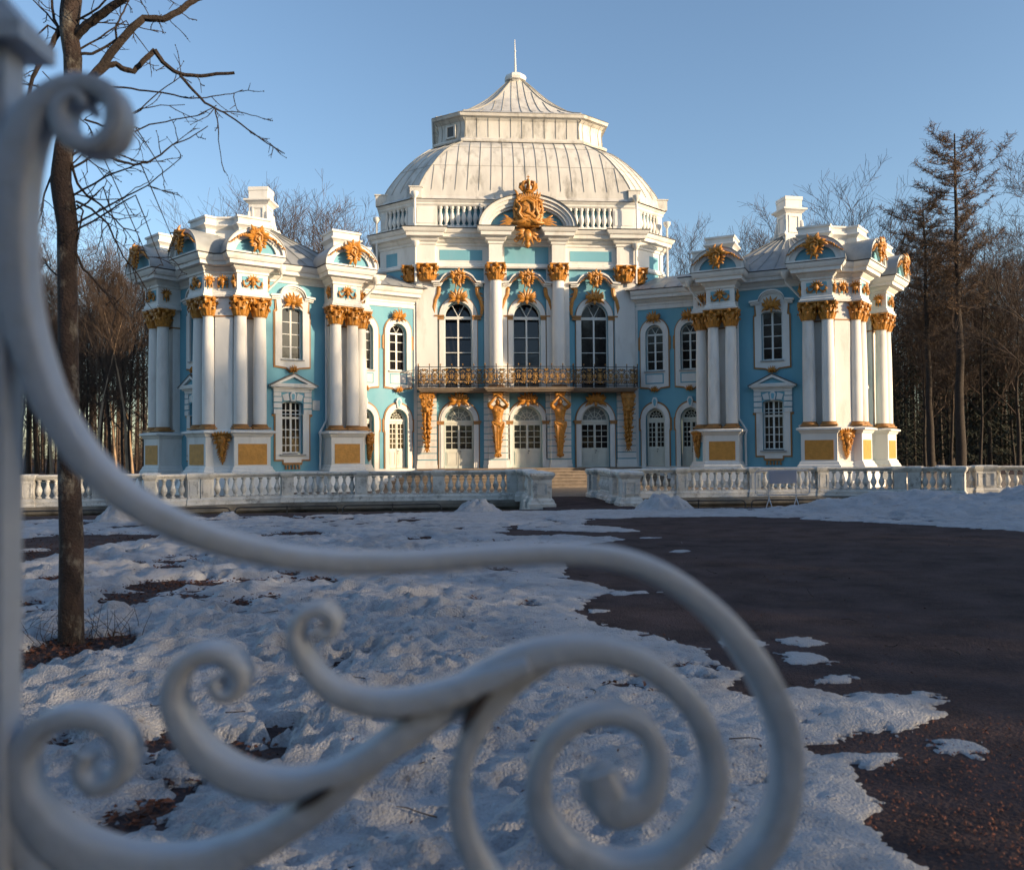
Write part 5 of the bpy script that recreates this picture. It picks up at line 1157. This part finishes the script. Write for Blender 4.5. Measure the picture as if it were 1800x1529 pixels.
def spruce_tree(h, r0, seed):
    rr = random.Random(seed); tb = MB(); cb = MB(); tb.tube([(0, 0, -.2), (0, 0, h*.6), (0, 0, h)], [r0, r0*.5, .02], 8)
    z = h*.08; a = 0
    while z < h*.99:
        t = z/h; L = h*.17*(1-t)**.8*rr.uniform(.7, 1.15)+.15; a += 2.4
        d = Vector((math.cos(a), math.sin(a), -.15)); s_ = Vector((-d.y, d.x, 0)); b = Vector((0, 0, z))
        tip = b+d*L+Vector((0, 0, .12*L)); mid = b+d*L*.55+Vector((0, 0, -.18*L)); cb.tube([b, mid, tip], [.04, .03, .01], 3, cap=False)
        for j in range(int(6+L*7)):
            u = rr.uniform(.12, 1); c = b.lerp(mid, u*2) if u < .5 else mid.lerp(tip, u*2-1); sg = rr.choice((-1, 1)); w_ = (.25+.35*(1-u))*min(1, L)
            e = c+s_*sg*w_*rr.uniform(.5, 1.2)+d*.2+Vector((0, 0, rr.uniform(-.35, .02))); ww = d*.07
            cb.add([c-ww, c+ww, e+ww*.5, e-ww*.5], [(0, 1, 2, 3)])
        z += h*.0085
    return tb.mesh("trunk", M_BARK, 60, recalc=False), cb.mesh("crown", M_NEEDLE, 0, recalc=False)
KINDS = {'bare': [bare_tree(17+2*i, .20+.03*i, 100+i, spread=.55, first=.34, nb=11, up=.75) for i in range(3)],
         'birch': [bare_tree(19+2*i, .14+.02*i, 200+i, spread=.35, first=.42, nb=11, up=1.0, m_bark=M_BIRCH) for i in range(2)],
         'slim': [bare_tree(20+2*i, .15, 300+i, spread=.5, first=.22, nb=15, up=.45, twig=.62, trunk_h=.92) for i in range(3)],
         'larch': [larch_tree(28, .42, 401), larch_tree(27, .38, 402)],
         'spruce': [spruce_tree(15, .18, 501), spruce_tree(17, .2, 502)]}
HK = {k: [(1.0 if k == 'larch' else .96)*max(v.co.z for v in c.vertices) for t, c in l] for k, l in KINDS.items()}
def tree(kind, var, x, y, h, rz, label, group, z=0.0):
    sc = h/HK[kind][var]; r = put({'bare': 'bare_tree', 'birch': 'birch_tree', 'slim': 'bare_tree', 'larch': 'larch_tree', 'spruce': 'spruce_tree'}[kind], None, None, T(x, y, z) @ Matrix.Rotation(rz, 4, 'Z') @ Matrix.Scale(sc, 4))
    r['label'] = label; r['category'] = 'tree'; r['group'] = group; M = WM[r.name]
    t, c = KINDS[kind][var]; put("trunk", t, r, M); put("crown", c, r, M); return r
def tpx(px, d): p = at(px, 795, d); return p.x, p.y
# named trees, seen above and beside the building
def place(kind, var, px, d, ytop, rz, label, group):
    x, y = tpx(px, d); h = at(px, ytop, d).z; tree(kind, var, x, y, h, rz, label, group)
GL, GR, GB = "bare trees left of the palace", "trees of the dark wood right of the palace", "bare tree tops behind the palace roofs"
place('larch', 0, 1690, 64, 212, 0.3, "tallest dark tree right of the palace with ragged brown crown", GR)
place('larch', 1, 1636, 66, 330, 2.0, "tall straight dark trunk just left of the tallest tree", GR)
place('bare', 1, 1522, 72, 308, 1.0, "bare rounded tree top above the right corner of the palace", GR)
place('spruce', 1, 1740, 70, 480, 0, "pointed dark spruce right of the tallest tree", GR)
place('spruce', 0, 1668, 82, 560, 1, "shorter spruce among the trunks behind the tallest tree", GR)
place('slim', 0, 1855, 58, 250, 0, "tree at the right edge reaching its branches into the picture", GR)
place('bare', 0, 1375, 78, 365, 2, "small bare tree top left of the right chimney", GB)
place('bare', 2, 1310, 80, 395, 0, "low bare tree top between the dome and the right chimney", GB)
place('bare', 0, 1185, 82, 395, 4, "bare tree top touching the right side of the dome", GB)
place('bare', 1, 400, 70, 325, 3, "bare tree top left of the left chimney", GB)
place('bare', 2, 500, 74, 325, 5, "bare tree top just right of the left chimney", GB)
place('bare', 0, 590, 68, 340, 0, "bare tree with a few clinging leaves between left roof and dome", GB)
place('bare', 1, 650, 78, 375, 1, "bare tree top against the left edge of the dome", GB)
place('bare', 2, 455, 84, 365, 2, "faint bare tree top behind the left chimney", GB)
place('birch', 0, 226, 52, 420, 0, "pale sunlit birch nearest the left end of the palace", GL)
place('birch', 1, 262, 56, 470, 2, "leaning pale birch touching the left columns", GL)
place('birch', 0, 168, 50, 430, 3, "pale birch behind the near tree trunk", GL)
place('birch', 1, 92, 54, 400, 1, "pale birch at the left edge beside the gate post", GL)
place('slim', 1, 195, 60, 380, 1, "dark bare tree between two pale birches", GL)
def ordn(n): return "%d%s" % (n, "th" if 10 <= n % 100 <= 20 else {1: "st", 2: "nd", 3: "rd"}.get(n % 10, "th"))
KW = {'bare': "bare spreading tree", 'slim': "thin straight bare tree", 'birch': "pale thin birch", 'spruce': "dark narrow spruce"}
for i in range(26):
    px = -60+i*13+rnd.uniform(-6, 6); d = rnd.uniform(56, 88); kd = rnd.choice(['slim', 'slim', 'bare', 'birch']); v = rnd.randrange(len(KINDS[kd]))
    place(kd, v, px, d, rnd.uniform(430, 560), rnd.uniform(0, 6), "%s in the left wood, %s trunk counting from its left end" % (KW[kd], ordn(i+1)), "many thin bare trees of the left wood")
for i in range(46):
    px = 1545+i*8.2+rnd.uniform(-4, 4); d = rnd.uniform(62, 98); kd = rnd.choice(['slim', 'slim', 'bare', 'slim', 'spruce'] if i % 4 else ['spruce', 'bare']); v = rnd.randrange(len(KINDS[kd]))
    place(kd, v, px, d, rnd.uniform(400, 560) if kd != 'spruce' else rnd.uniform(560, 640), rnd.uniform(0, 6), "%s in the right wood, %s trunk counting from the palace" % (KW[kd], ordn(i+1)), "many thin dark trees of the right wood")
# far wood seen between the trunks, one mass
def far_wood(name, pxs, d0, d1, n, ymin, ymax, label, seed):
    rr = random.Random(seed); mb = MB()
    for i in range(n):
        px = rr.uniform(*pxs); d = rr.uniform(d0, d1); x, y = tpx(px, d); h = at(px, rr.uniform(ymin, ymax), d).z; r = rr.uniform(.06, .2); l = rr.uniform(-.5, .5)
        mb.tube([(x, y, -.2), (x+l*.4, y, h*.5), (x+l, y, h)], [r, r*.7, .02], 4, cap=False)
        for j in range(34):
            t = rr.uniform(.0, 1)**1.3; a = rr.uniform(0, 6.28); L = rr.uniform(.5, 2.2)*(1.15-t*.7); c = Vector((x+l*t, y, h*t)); e = c+Vector((math.cos(a)*L, math.sin(a)*L, L*rr.uniform(.1, .9)))
            mb.tube([c, e], [.03, .012], 3, cap=False)
            for q in range(3):
                f = c.lerp(e, rr.uniform(.3, 1)); g = f+Vector((rr.gauss(0, .5), rr.gauss(0, .5), rr.uniform(0, .8))); mb.tube([f, g], [.016, .008], 3, cap=False)
    put(name, mb.mesh(name, M_TWIG, 0, recalc=False), None, I4, kind="stuff", label=label, category="wood")
far_wood("far_wood", (1530, 1960), 95, 135, 400, 520, 690, "far wood closing the view between the dark trunks on the right", 1)
far_wood("far_wood", (-120, 330), 85, 125, 170, 520, 680, "far wood closing the view behind the birches on the left", 2)
# wood outside the frame on the right: shades the forecourt
GO = "park trees to the right of the forecourt"; NG = [0]
def golab(): NG[0] += 1; return "park tree of the wood right of the forecourt, %s counting from the gate" % ordn(NG[0])
rr = random.Random(5); sk = random.Random(21)
n_ = 0
for gx in range(0, 16):
    for gy in range(0, 17):
        x = 13+gx*3.6+rr.uniform(-1.3, 1.3); y = 8-gy*3.9+rr.uniform(-1.5, 1.5)
        if y > .74*x-9: continue
        if .5*x+.87*y > 22+rr.uniform(-2, 2) or .5*x+.87*y < -34 or gx > 11: continue
        q_ = .485*x+.875*y
        if sk.random() < (.52 if .3 < q_ < 7 else (.12 if q_ > -3.5 else .25)) and q_ < 7: continue
        kd = rr.choice(['spruce', 'bare', 'slim', 'bare', 'slim']); v = rr.randrange(len(KINDS[kd]))
        tree(kd, v, x, y, rr.uniform(10, 15.5), rr.uniform(0, 6), golab(), GO); n_ += 1
for x, y, h in ((39, 7, 18), (44, 9, 20), (49, 9, 23), (54, 9, 25), (35, 11, 17), (45, 4, 21), (58, 14, 24), (41, 8, 20), (51, 4, 23), (47, 12, 20), (60, 10, 26), (37, 9, 21), (42, 11, 23), (47, 6, 22), (40, 5, 20), (52, 12, 24), (45, 14, 19), (33, 13, 16), (56, 5, 24), (50, 0, 22), (36, 16, 14), (31, 9, 15)):
    if .485*x+.875*y > 31.5: continue
    tree('bare' if rr.random() < .6 else 'slim', rr.randrange(3), x+rr.uniform(-1, 1), y+rr.uniform(-1, 1), h, rr.uniform(0, 6), golab(), GO)
for i in range(64):
    x = -75+i*1.75+rr.uniform(-2, 2); y = rr.uniform(-46, -18); kd = rr.choice(['bare', 'slim', 'spruce', 'spruce']); v = rr.randrange(len(KINDS[kd]))
    tree(kd, v, x, y, rr.uniform(18, 26), rr.uniform(0, 6), "tall park tree behind the gate, %s from the left end of its row" % ordn(i+1), "park trees behind the gate")

# ------------------------------------------------------------------ near tree at left
DT = 7.55
NT = empty("young_lime_tree", tuple(at(125, 1145, DT).xy)+(0,), label="slim lichen-flecked bare tree standing in the snow close to the gate", category="tree")
mb = MB(); tr = [(126, 1165, 30), (125, 1145, 25), (125, 1120, 21), (125, 1050, 20), (126, 950, 19.5), (122, 850, 18), (120, 790, 17), (121, 700, 16.5), (120, 600, 16), (119, 520, 16), (118, 440, 16), (119, 400, 17), (112, 350, 18), (107, 320, 17), (108, 300, 16), (113, 260, 15.5), (122, 215, 14.5), (128, 150, 14), (128, 100, 15), (121, 55, 15), (127, 0, 15.5), (132, -60, 14), (138, -160, 12), (140, -320, 9), (146, -520, 5)]
mb.tube([at(x, y, DT) for x, y, r in tr], [r*DT/FPX for x, y, r in tr], 14); put("trunk", mb.mesh("trunk", M_NOXB, 60), NT)
cb = MB(); tw = random.Random(11)
def Z5(l): return [(x/2.94, y/2.94) for x, y in l]
def limb(px, r0, r1, dz=0.0, twigs=0, tl=40):
    n = len(px); P = [at(x, y, DT+dz*i/n) for i, (x, y) in enumerate(px)]; P2 = []
    for i in range(n-1):
        for k in range(3):
            t = k/3; P2.append(P[i].lerp(P[i+1], t)+Vector((tw.uniform(-1, 1), tw.uniform(-1, 1), tw.uniform(-1, 1)))*.004)
    P2.append(P[-1]); rr_ = [(r0+(r1-r0)*i/(len(P2)-1))*DT/FPX for i in range(len(P2))]; cb.tube(P2, rr_, 6)
    for k in range(twigs):
        i = tw.randrange(len(P2)//4, len(P2)); b = P2[i]; d = (P2[min(i+1, len(P2)-1)]-P2[i-1]).normalized(); ax = Vector((tw.gauss(0, 1), tw.gauss(0, 1), tw.gauss(0, 1)-.3)).normalized(); d = (d*.7+ax*.8).normalized(); L = tl*tw.uniform(.5, 1.6)*DT/FPX; q = [b]
        for j in range(5):
            d = (d+Vector((tw.gauss(0, .2), tw.gauss(0, .2), tw.gauss(0, .2)))).normalized(); q.append(q[-1]+d*L/5)
            if j in (1, 2, 3) and tw.random() < .5:
                e = q[-1]+(d+Vector((tw.gauss(0, .7), tw.gauss(0, .7), tw.gauss(0, .7)))).normalized()*L*.35; cb.tube([q[-1], e], [.0035, .002], 4)
            if tw.random() < .6: cb.blob(q[-1], (.006, .006, .007), 5, 4)
        cb.tube(q, [.0048, .0042, .0038, .0034, .003, .002], 4)
limb(Z5([(465, 415), (530, 340), (600, 240), (690, 140), (740, 95), (840, 100), (920, 60), (1000, 5), (1060, -20)]), 8, 5, .3, 8)
limb(Z5([(500, 385), (560, 340), (600, 330), (640, 360), (690, 370), (740, 320), (800, 260)]), 5.5, 5, .2, 2)
limb(Z5([(800, 260), (840, 320), (900, 370), (960, 390), (1040, 395), (1120, 385), (1212, 378)]), 4.5, 2.8, .2, 3)
limb(Z5([(930, 390), (1000, 470), (1060, 530), (1110, 560), (1180, 595), (1280, 670), (1380, 740), (1472, 795)]), 2.6, .8, .2, 6)
limb(Z5([(1110, 560), (1125, 640), (1130, 720), (1145, 838)]), 1.3, .6, .1, 2, 20)
limb(Z5([(1150, 580), (1220, 578), (1300, 595), (1382, 620)]), 1.1, .6, .1, 1, 15)
limb(Z5([(390, 190), (450, 130), (530, 70), (590, 25), (650, -10)]), 8, 6, -.2, 4)
limb(Z5([(310, 150), (270, 230), (200, 340), (170, 400), (140, 520)]), 5.5, 3, -.2, 4)
limb(Z5([(310, 160), (280, 100), (270, 20), (260, -30)]), 3, 2, 0, 2)
limb(Z5([(318, 170), (316, 60), (325, -20)]), 3.5, 3, .1, 1)
limb(Z5([(305, 150), (240, 70), (160, -10)]), 2, 1, .1, 1)
limb(Z5([(412, 280), (480, 280), (540, 250), (600, 205), (600, 130), (640, 60), (668, 0)]), 3, 1.2, .2, 4)
limb(Z5([(330, 70), (420, 95), (500, 118), (600, 122), (700, 135), (820, 168)]), 1.6, .8, .2, 3, 25)
limb(Z5([(510, 445), (640, 455), (760, 470), (870, 485), (960, 505), (1040, 510), (1120, 495), (1190, 488), (1255, 465)]), 1.9, .7, .2, 5)
limb(Z5([(375, 700), (480, 800), (570, 815), (620, 835), (690, 852), (760, 840), (830, 800), (890, 750), (980, 715), (1075, 652)]), 3.2, .8, .2, 6)
limb(Z5([(440, 620), (530, 650), (600, 650), (700, 680), (770, 645), (900, 620), (1020, 600), (1120, 545)]), 2, .8, .2, 4)
limb(Z5([(660, 600), (730, 560), (830, 470), (930, 400)]), 1.4, .8, .1, 2)
limb(Z5([(690, 590), (740, 560), (830, 545), (955, 542)]), 1.3, .6, .1, 1)
limb(Z5([(370, 840), (400, 950), (450, 1010), (520, 1060), (570, 1110), (640, 1180), (720, 1202)]), 2.6, .9, .2, 9, 45)
limb(Z5([(395, 1040), (470, 1080), (560, 1160), (590, 1230), (640, 1330), (700, 1400), (760, 1500)]), 2.2, .9, .2, 9, 50)
limb(Z5([(380, 1000), (500, 1030), (630, 1030), (700, 970)]), 1.2, .7, .1, 4, 25)
limb(Z5([(398, 1060), (430, 1090), (410, 1180), (400, 1250)]), 2, 1, 0, 4)
limb(Z5([(395, 1310), (430, 1390), (500, 1460), (560, 1530), (600, 1600)]), 2.2, 1, .1, 7, 50)
limb(Z5([(370, 850), (420, 800), (500, 860), (580, 965)]), 1.4, .7, .1, 4)
limb(Z5([(270, 900), (230, 1000), (215, 1100), (180, 1200)]), 2, 1, -.1, 5)
limb(Z5([(300, 1430), (260, 1390), (220, 1330)]), 1.6, 1, 0, 3)
limb(Z5([(220, 370), (330, 480), (420, 620), (450, 640), (620, 1000), (760, 1330), (880, 1330)]), .9, .9, .1, 6)
for i in range(16):
    y0 = tw.uniform(-400, 420); x0 = 125; L = tw.uniform(80, 200); sg = tw.choice((-1, 1, 1)); limb([(x0, y0), (x0+sg*L*.35, y0-L*.2), (x0+sg*L*.7, y0-L*tw.uniform(-.2, .7)), (x0+sg*L, y0-L*tw.uniform(-.5, .9))], 2.2, .7, tw.uniform(-.5, .5), 4)
put("crown", cb.mesh("crown", M_BARK, 50), NT)

# ------------------------------------------------------------------ ornamental gate in the foreground
DG = .78
GT = empty("ornamental_gate", (at(0, 800, DG).x, at(0, 800, DG).y, 0), label="grey-white painted wrought iron gate with large curling scrolls, close to the lens", category="gate")
def cat(P, n=7):
    out = []; P = [Vector(p) for p in P]
    for i in range(len(P)-1):
        a = P[max(i-1, 0)]; b = P[i]; c = P[i+1]; d = P[min(i+2, len(P)-1)]
        for k in range(n):
            t = k/n; out.append(.5*((2*b)+(c-a)*t+(2*a-5*b+4*c-d)*t*t+(3*b-a-3*c+d)*t**3))
    out.append(P[-1]); return out
def bar(px, name="scroll", d=DG, depth=.017, prof=None, label=None):   # px: (x, y, full width px)
    S = cat(px); P = [at(p.x, p.y, d) for p in S]; W_ = [.84*p.z*d/FPX for p in S]; mb = MB(); n = len(P); vs = []; fs = []; K = 12
    for i in range(n):
        tdir = (P[min(i+1, n-1)]-P[max(i-1, 0)]).normalized(); yv = CW.copy(); sd = tdir.cross(yv).normalized(); wq = W_[i]/2
        for k in range(K):
            a = 2*math.pi*(k+.5)/K; ca, sa = math.cos(a), math.sin(a); e = .42
            x = math.copysign(abs(ca)**e, ca)*wq; y = math.copysign(abs(sa)**e, sa)*depth
            vs.append(P[i]+sd*x+yv*y)
    for j in range(n-1):
        for k in range(K): q = j*K+k; r = j*K+(k+1) % K; fs.append((q, r, r+K, q+K))
    fs += [tuple(range(K)), tuple(range((n-1)*K, n*K))]; mb.add(vs, fs)
    return put(name, mb.mesh(name, M_PAINT, 60), GT)
bar([(160, 196, 16), (152, 180, 24), (135, 176, 32), (118, 190, 38), (114, 215, 40), (130, 248, 40), (166, 263, 40), (200, 247, 42), (212, 208, 44), (198, 172, 46), (160, 156, 48), (118, 163, 52), (75, 195, 64), (45, 250, 78), (28, 330, 86), (25, 430, 84), (38, 540, 74), (65, 640, 66), (105, 735, 62), (170, 825, 60), (255, 893, 58), (360, 942, 52), (470, 972, 48), (590, 987, 46), (720, 987, 44), (850, 978, 44), (980, 972, 44), (1090, 983, 46), (1180, 1020, 50), (1262, 1085, 56), (1325, 1165, 62), (1370, 1260, 64), (1382, 1350, 64), (1365, 1440, 64), (1320, 1510, 64), (1240, 1580, 62), (1120, 1630, 60)])
bar([(1050, 1350, 60), (1062, 1385, 76), (1080, 1415, 84), (1125, 1405, 70), (1148, 1370, 56), (1152, 1320, 48), (1130, 1275, 46), (1080, 1252, 44), (1020, 1262, 44), (970, 1300, 46), (948, 1360, 52), (955, 1430, 60), (1000, 1490, 66), (1075, 1525, 66), (1160, 1510, 66), (1225, 1450, 60), (1255, 1370, 56), (1240, 1285, 54), (1190, 1210, 54), (1115, 1158, 54), (1020, 1140, 58), (930, 1155, 66), (850, 1195, 74), (765, 1250, 70), (680, 1310, 62), (600, 1355, 56), (510, 1378, 62), (420, 1362, 66), (350, 1310, 60), (310, 1240, 50), (318, 1180, 44), (355, 1148, 40), (400, 1150, 38), (428, 1180, 36), (418, 1212, 32), (392, 1215, 30), (382, 1190, 24)], d=DG)
bar([(930, 1165, 40), (850, 1195, 56), (770, 1222, 58), (680, 1235, 54), (600, 1218, 48), (545, 1168, 40), (522, 1115, 34), (535, 1080, 30), (570, 1068, 28), (592, 1090, 26), (580, 1112, 24), (560, 1100, 20)], d=DG-.008)
bar([(960, 1160, 40), (905, 1195, 50), (850, 1255, 48), (815, 1330, 46), (808, 1410, 50), (830, 1490, 54), (890, 1570, 56), (1000, 1640, 54)], d=DG+.006)
bar([(700, 1300, 40), (620, 1365, 56), (545, 1425, 60), (450, 1480, 70), (340, 1520, 90), (220, 1520, 100), (110, 1475, 92), (50, 1400, 70), (42, 1330, 56), (80, 1275, 48), (140, 1255, 46), (200, 1272, 44), (228, 1315, 42), (215, 1360, 40), (175, 1375, 38), (150, 1350, 34), (160, 1318, 28)], d=DG+.004)
bar([(165, 1620, 60), (120, 1560, 60), (60, 1500, 64), (20, 1430, 60), (8, 1360, 50)], d=DG+.006)
def seam(px, d=DG-.020):                   # dark strip painted in for the shaded gap where two bars meet
    S = cat(px, 5); P = [at(p.x, p.y, d) for p in S]; mb = MB(); mb.tube(P, [max(.0006, 1.5*p.z*d/FPX/2) for p in S], 6); put("gap_shade_strip", mb.mesh("gap_shade_strip", M_GAPSHADE, 50), GT)
M_GAPSHADE = mat("gap_shade", (.045, .032, .028), .8, var=.4, vscale=60)  # dark colour that paints the shade between the gate bars
mb = MB(); mb.blob((0, 0, 0), (.0225, .016, .025), 20, 12); put('volute_eye', mb.mesh('volute_eye', M_PAINT, 60), GT, T(*at(1058, 1384, DG)) @ Matrix.Rotation(math.atan2(CR.y, CR.x), 4, 'Z'))
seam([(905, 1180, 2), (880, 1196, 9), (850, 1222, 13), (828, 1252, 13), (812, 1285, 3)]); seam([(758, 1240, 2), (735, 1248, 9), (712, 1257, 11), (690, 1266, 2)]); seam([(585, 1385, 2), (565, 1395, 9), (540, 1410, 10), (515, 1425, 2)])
# post with cap and the lower rails that carry the scrolls down to the ground
Pp = at(-84, 800, DG); Rz = math.atan2(CR.y, CR.x); MPp = T(Pp.x, Pp.y, 0) @ Matrix.Rotation(Rz, 4, 'Z'); hw = 107*DG/FPX
mb = MB(); zt = at(0, 62, DG).z; mb.box(-hw, hw, -.016, .016, -.1, zt); mb.box(-hw+.012, hw-.012, -.021, .021, .3, zt-.05); put("post", mb.mesh("post", M_PAINT, 0), GT, MPp)
mb = MB(); e = .022; vs = [(-hw-e, -.03, zt-.012), (hw+e, -.03, zt-.012), (hw+e, .03, zt-.012), (-hw-e, .03, zt-.012), (-hw-e, -.03, zt+.004), (hw+e, -.03, zt+.004), (hw+e, .03, zt+.004), (-hw-e, .03, zt+.004), (-.01, -.01, zt+.085), (.01, -.01, zt+.085), (.01, .01, zt+.085), (-.01, .01, zt+.085)]
mb.add(vs, [(0, 3, 2, 1), (0, 1, 5, 4), (1, 2, 6, 5), (2, 3, 7, 6), (3, 0, 4, 7), (4, 5, 9, 8), (5, 6, 10, 9), (6, 7, 11, 10), (7, 4, 8, 11), (8, 9, 10, 11)]); put("post_cap", mb.mesh("post_cap", M_PAINT, 0), GT, MPp)
a = at(0, 1700, DG); mb = MB(); mb.box(0, 1.5, -.012, .012, a.z-.03, a.z); mb.box(0, 1.5, -.012, .012, .10, .13)
for i in range(12): mb.box(.10+i*.12, .118+i*.12, -.009, .009, 0.02, a.z-.03)
put("lower_panel", mb.mesh("lower_panel", M_PAINT, 0), GT, T(Pp.x, Pp.y, 0) @ Matrix.Rotation(Rz, 4, 'Z'))

M_GRIT = mat("reddish_grit", (.20, .065, .035), .7, var=.6, vscale=30)
rl = random.Random(9); mb = MB()
for i in range(9000):
    y = rl.uniform(2.3, 5.0)**1.0; x = rl.gauss(-2.0+.1*y, .9)
    if rl.random() > 1.25-.22*y or float(sdist(np.array([x]), np.array([y]))[0]) > -.02: continue
    q = rl.uniform(.004, .012); a = rl.uniform(0, 6.28); c = Vector((x, y, .004)); t = Vector((math.cos(a)*q, math.sin(a)*q, rl.uniform(0, q))); b = Vector((-math.sin(a)*q*.6, math.cos(a)*q*.6, 0))
    mb.add([c-t, c-b, c+t, c+b, c+Vector((0, 0, q*.7))], [(0, 1, 4), (1, 2, 4), (2, 3, 4), (3, 0, 4)])
put("brick_grit", mb.mesh("brick_grit", M_GRIT, 0, recalc=False), None, I4, kind="stuff", label="reddish grit and crumbled leaves on the path at lower right", category="grit")
# ------------------------------------------------------------------ dead leaves and twigs on the snow
rl = random.Random(3); mb = MB()
def lv(x, y, z, s):
    a = rl.uniform(0, 6.28); t = Vector((math.cos(a), math.sin(a), rl.uniform(-.5, .5)))*s; b = Vector((-math.sin(a), math.cos(a), rl.uniform(-.4, .4)))*s*.6; c = Vector((x, y, z))
    mb.add([c-t, c-b*.8, c+t, c+b*.8+Vector((0, 0, s*.4))], [(0, 1, 2), (0, 2, 3)])
for cx, cy, a, b in holes:
    for i in range(int(420*min(a*b, .9))+40):
        q = math.sqrt(rl.random())*1.05; t = rl.uniform(0, 6.28); lv(cx+a*q*math.cos(t), cy+b*q*math.sin(t), .0+rl.uniform(.0, .035), rl.uniform(.012, .035))
for i in range(1500):
    x = rl.uniform(-2.2, 3.5); y = rl.uniform(1.6, 5.2)
    if sdist(np.array([x]), np.array([y]))[0] < -.05 and rl.random() < .9-.15*y: lv(x, y, .004, rl.uniform(.005, .014))
for i in range(900):
    x = rl.uniform(-2.5, 12); y = rl.uniform(4, 20); lv(x, y, .004, rl.uniform(.006, .02))
lx_ = np.array([rl.uniform(-9.5, -2.5) for _ in range(26000)]); ly_ = np.array([2.0+15*rl.random()**1.2 for _ in range(26000)]); lh_ = snowh(lx_, ly_); ls_ = sdist(lx_, ly_)
for x, y, h, q in zip(lx_, ly_, lh_, ls_):
    if h < 0.004 and q > .3: lv(x, y, .004+rl.uniform(0, .03), rl.uniform(.012, .032))
xs = np.array([rl.uniform(-9, 2.5) for _ in range(500)]); ys = np.array([2.2+9*rl.random()**1.3 for _ in range(500)]); hs = snowh(xs, ys)
for x, y, h in zip(xs, ys, hs): lv(x, y, max(h, 0)+.008, rl.uniform(.006, .018))
put("dead_leaves", mb.mesh("dead_leaves", M_LEAF, 0, recalc=False), None, I4, kind="stuff", label="brown dead leaves lying in the melted patches of snow", category="leaves")
mb = MB(); 
for i in range(70):
    x = rl.uniform(-9, 1); y = 2.2+10*rl.random()**1.2; h = float(snowh(np.array([x]), np.array([y]))[0]); p = Vector((x, y, max(h, 0)+.012)); d = Vector((rl.gauss(0, 1), rl.gauss(0, 1), .1)).normalized(); q = [p]
    for j in range(4): d = (d+Vector((rl.gauss(0, .35), rl.gauss(0, .35), rl.gauss(0, .1)))).normalized(); q.append(q[-1]+d*rl.uniform(.02, .07))
    mb.tube(q, [.004, .004, .003, .003, .002], 4)
for i in range(60):          # dry stems round the foot of the near tree
    p = Vector((NT.location.x+rl.gauss(0, .35), NT.location.y+rl.gauss(0, .25), .0)); mb.tube([p, p+Vector((rl.gauss(0, .04), rl.gauss(0, .04), .1)), p+Vector((rl.gauss(0, .09), rl.gauss(0, .09), rl.uniform(.12, .32)))], [.003, .003, .0015], 4)
put("fallen_twigs", mb.mesh("fallen_twigs", M_BARK, 0, recalc=False), None, I4, kind="stuff", label="thin fallen twigs and dry stems scattered over the snow", category="twigs")
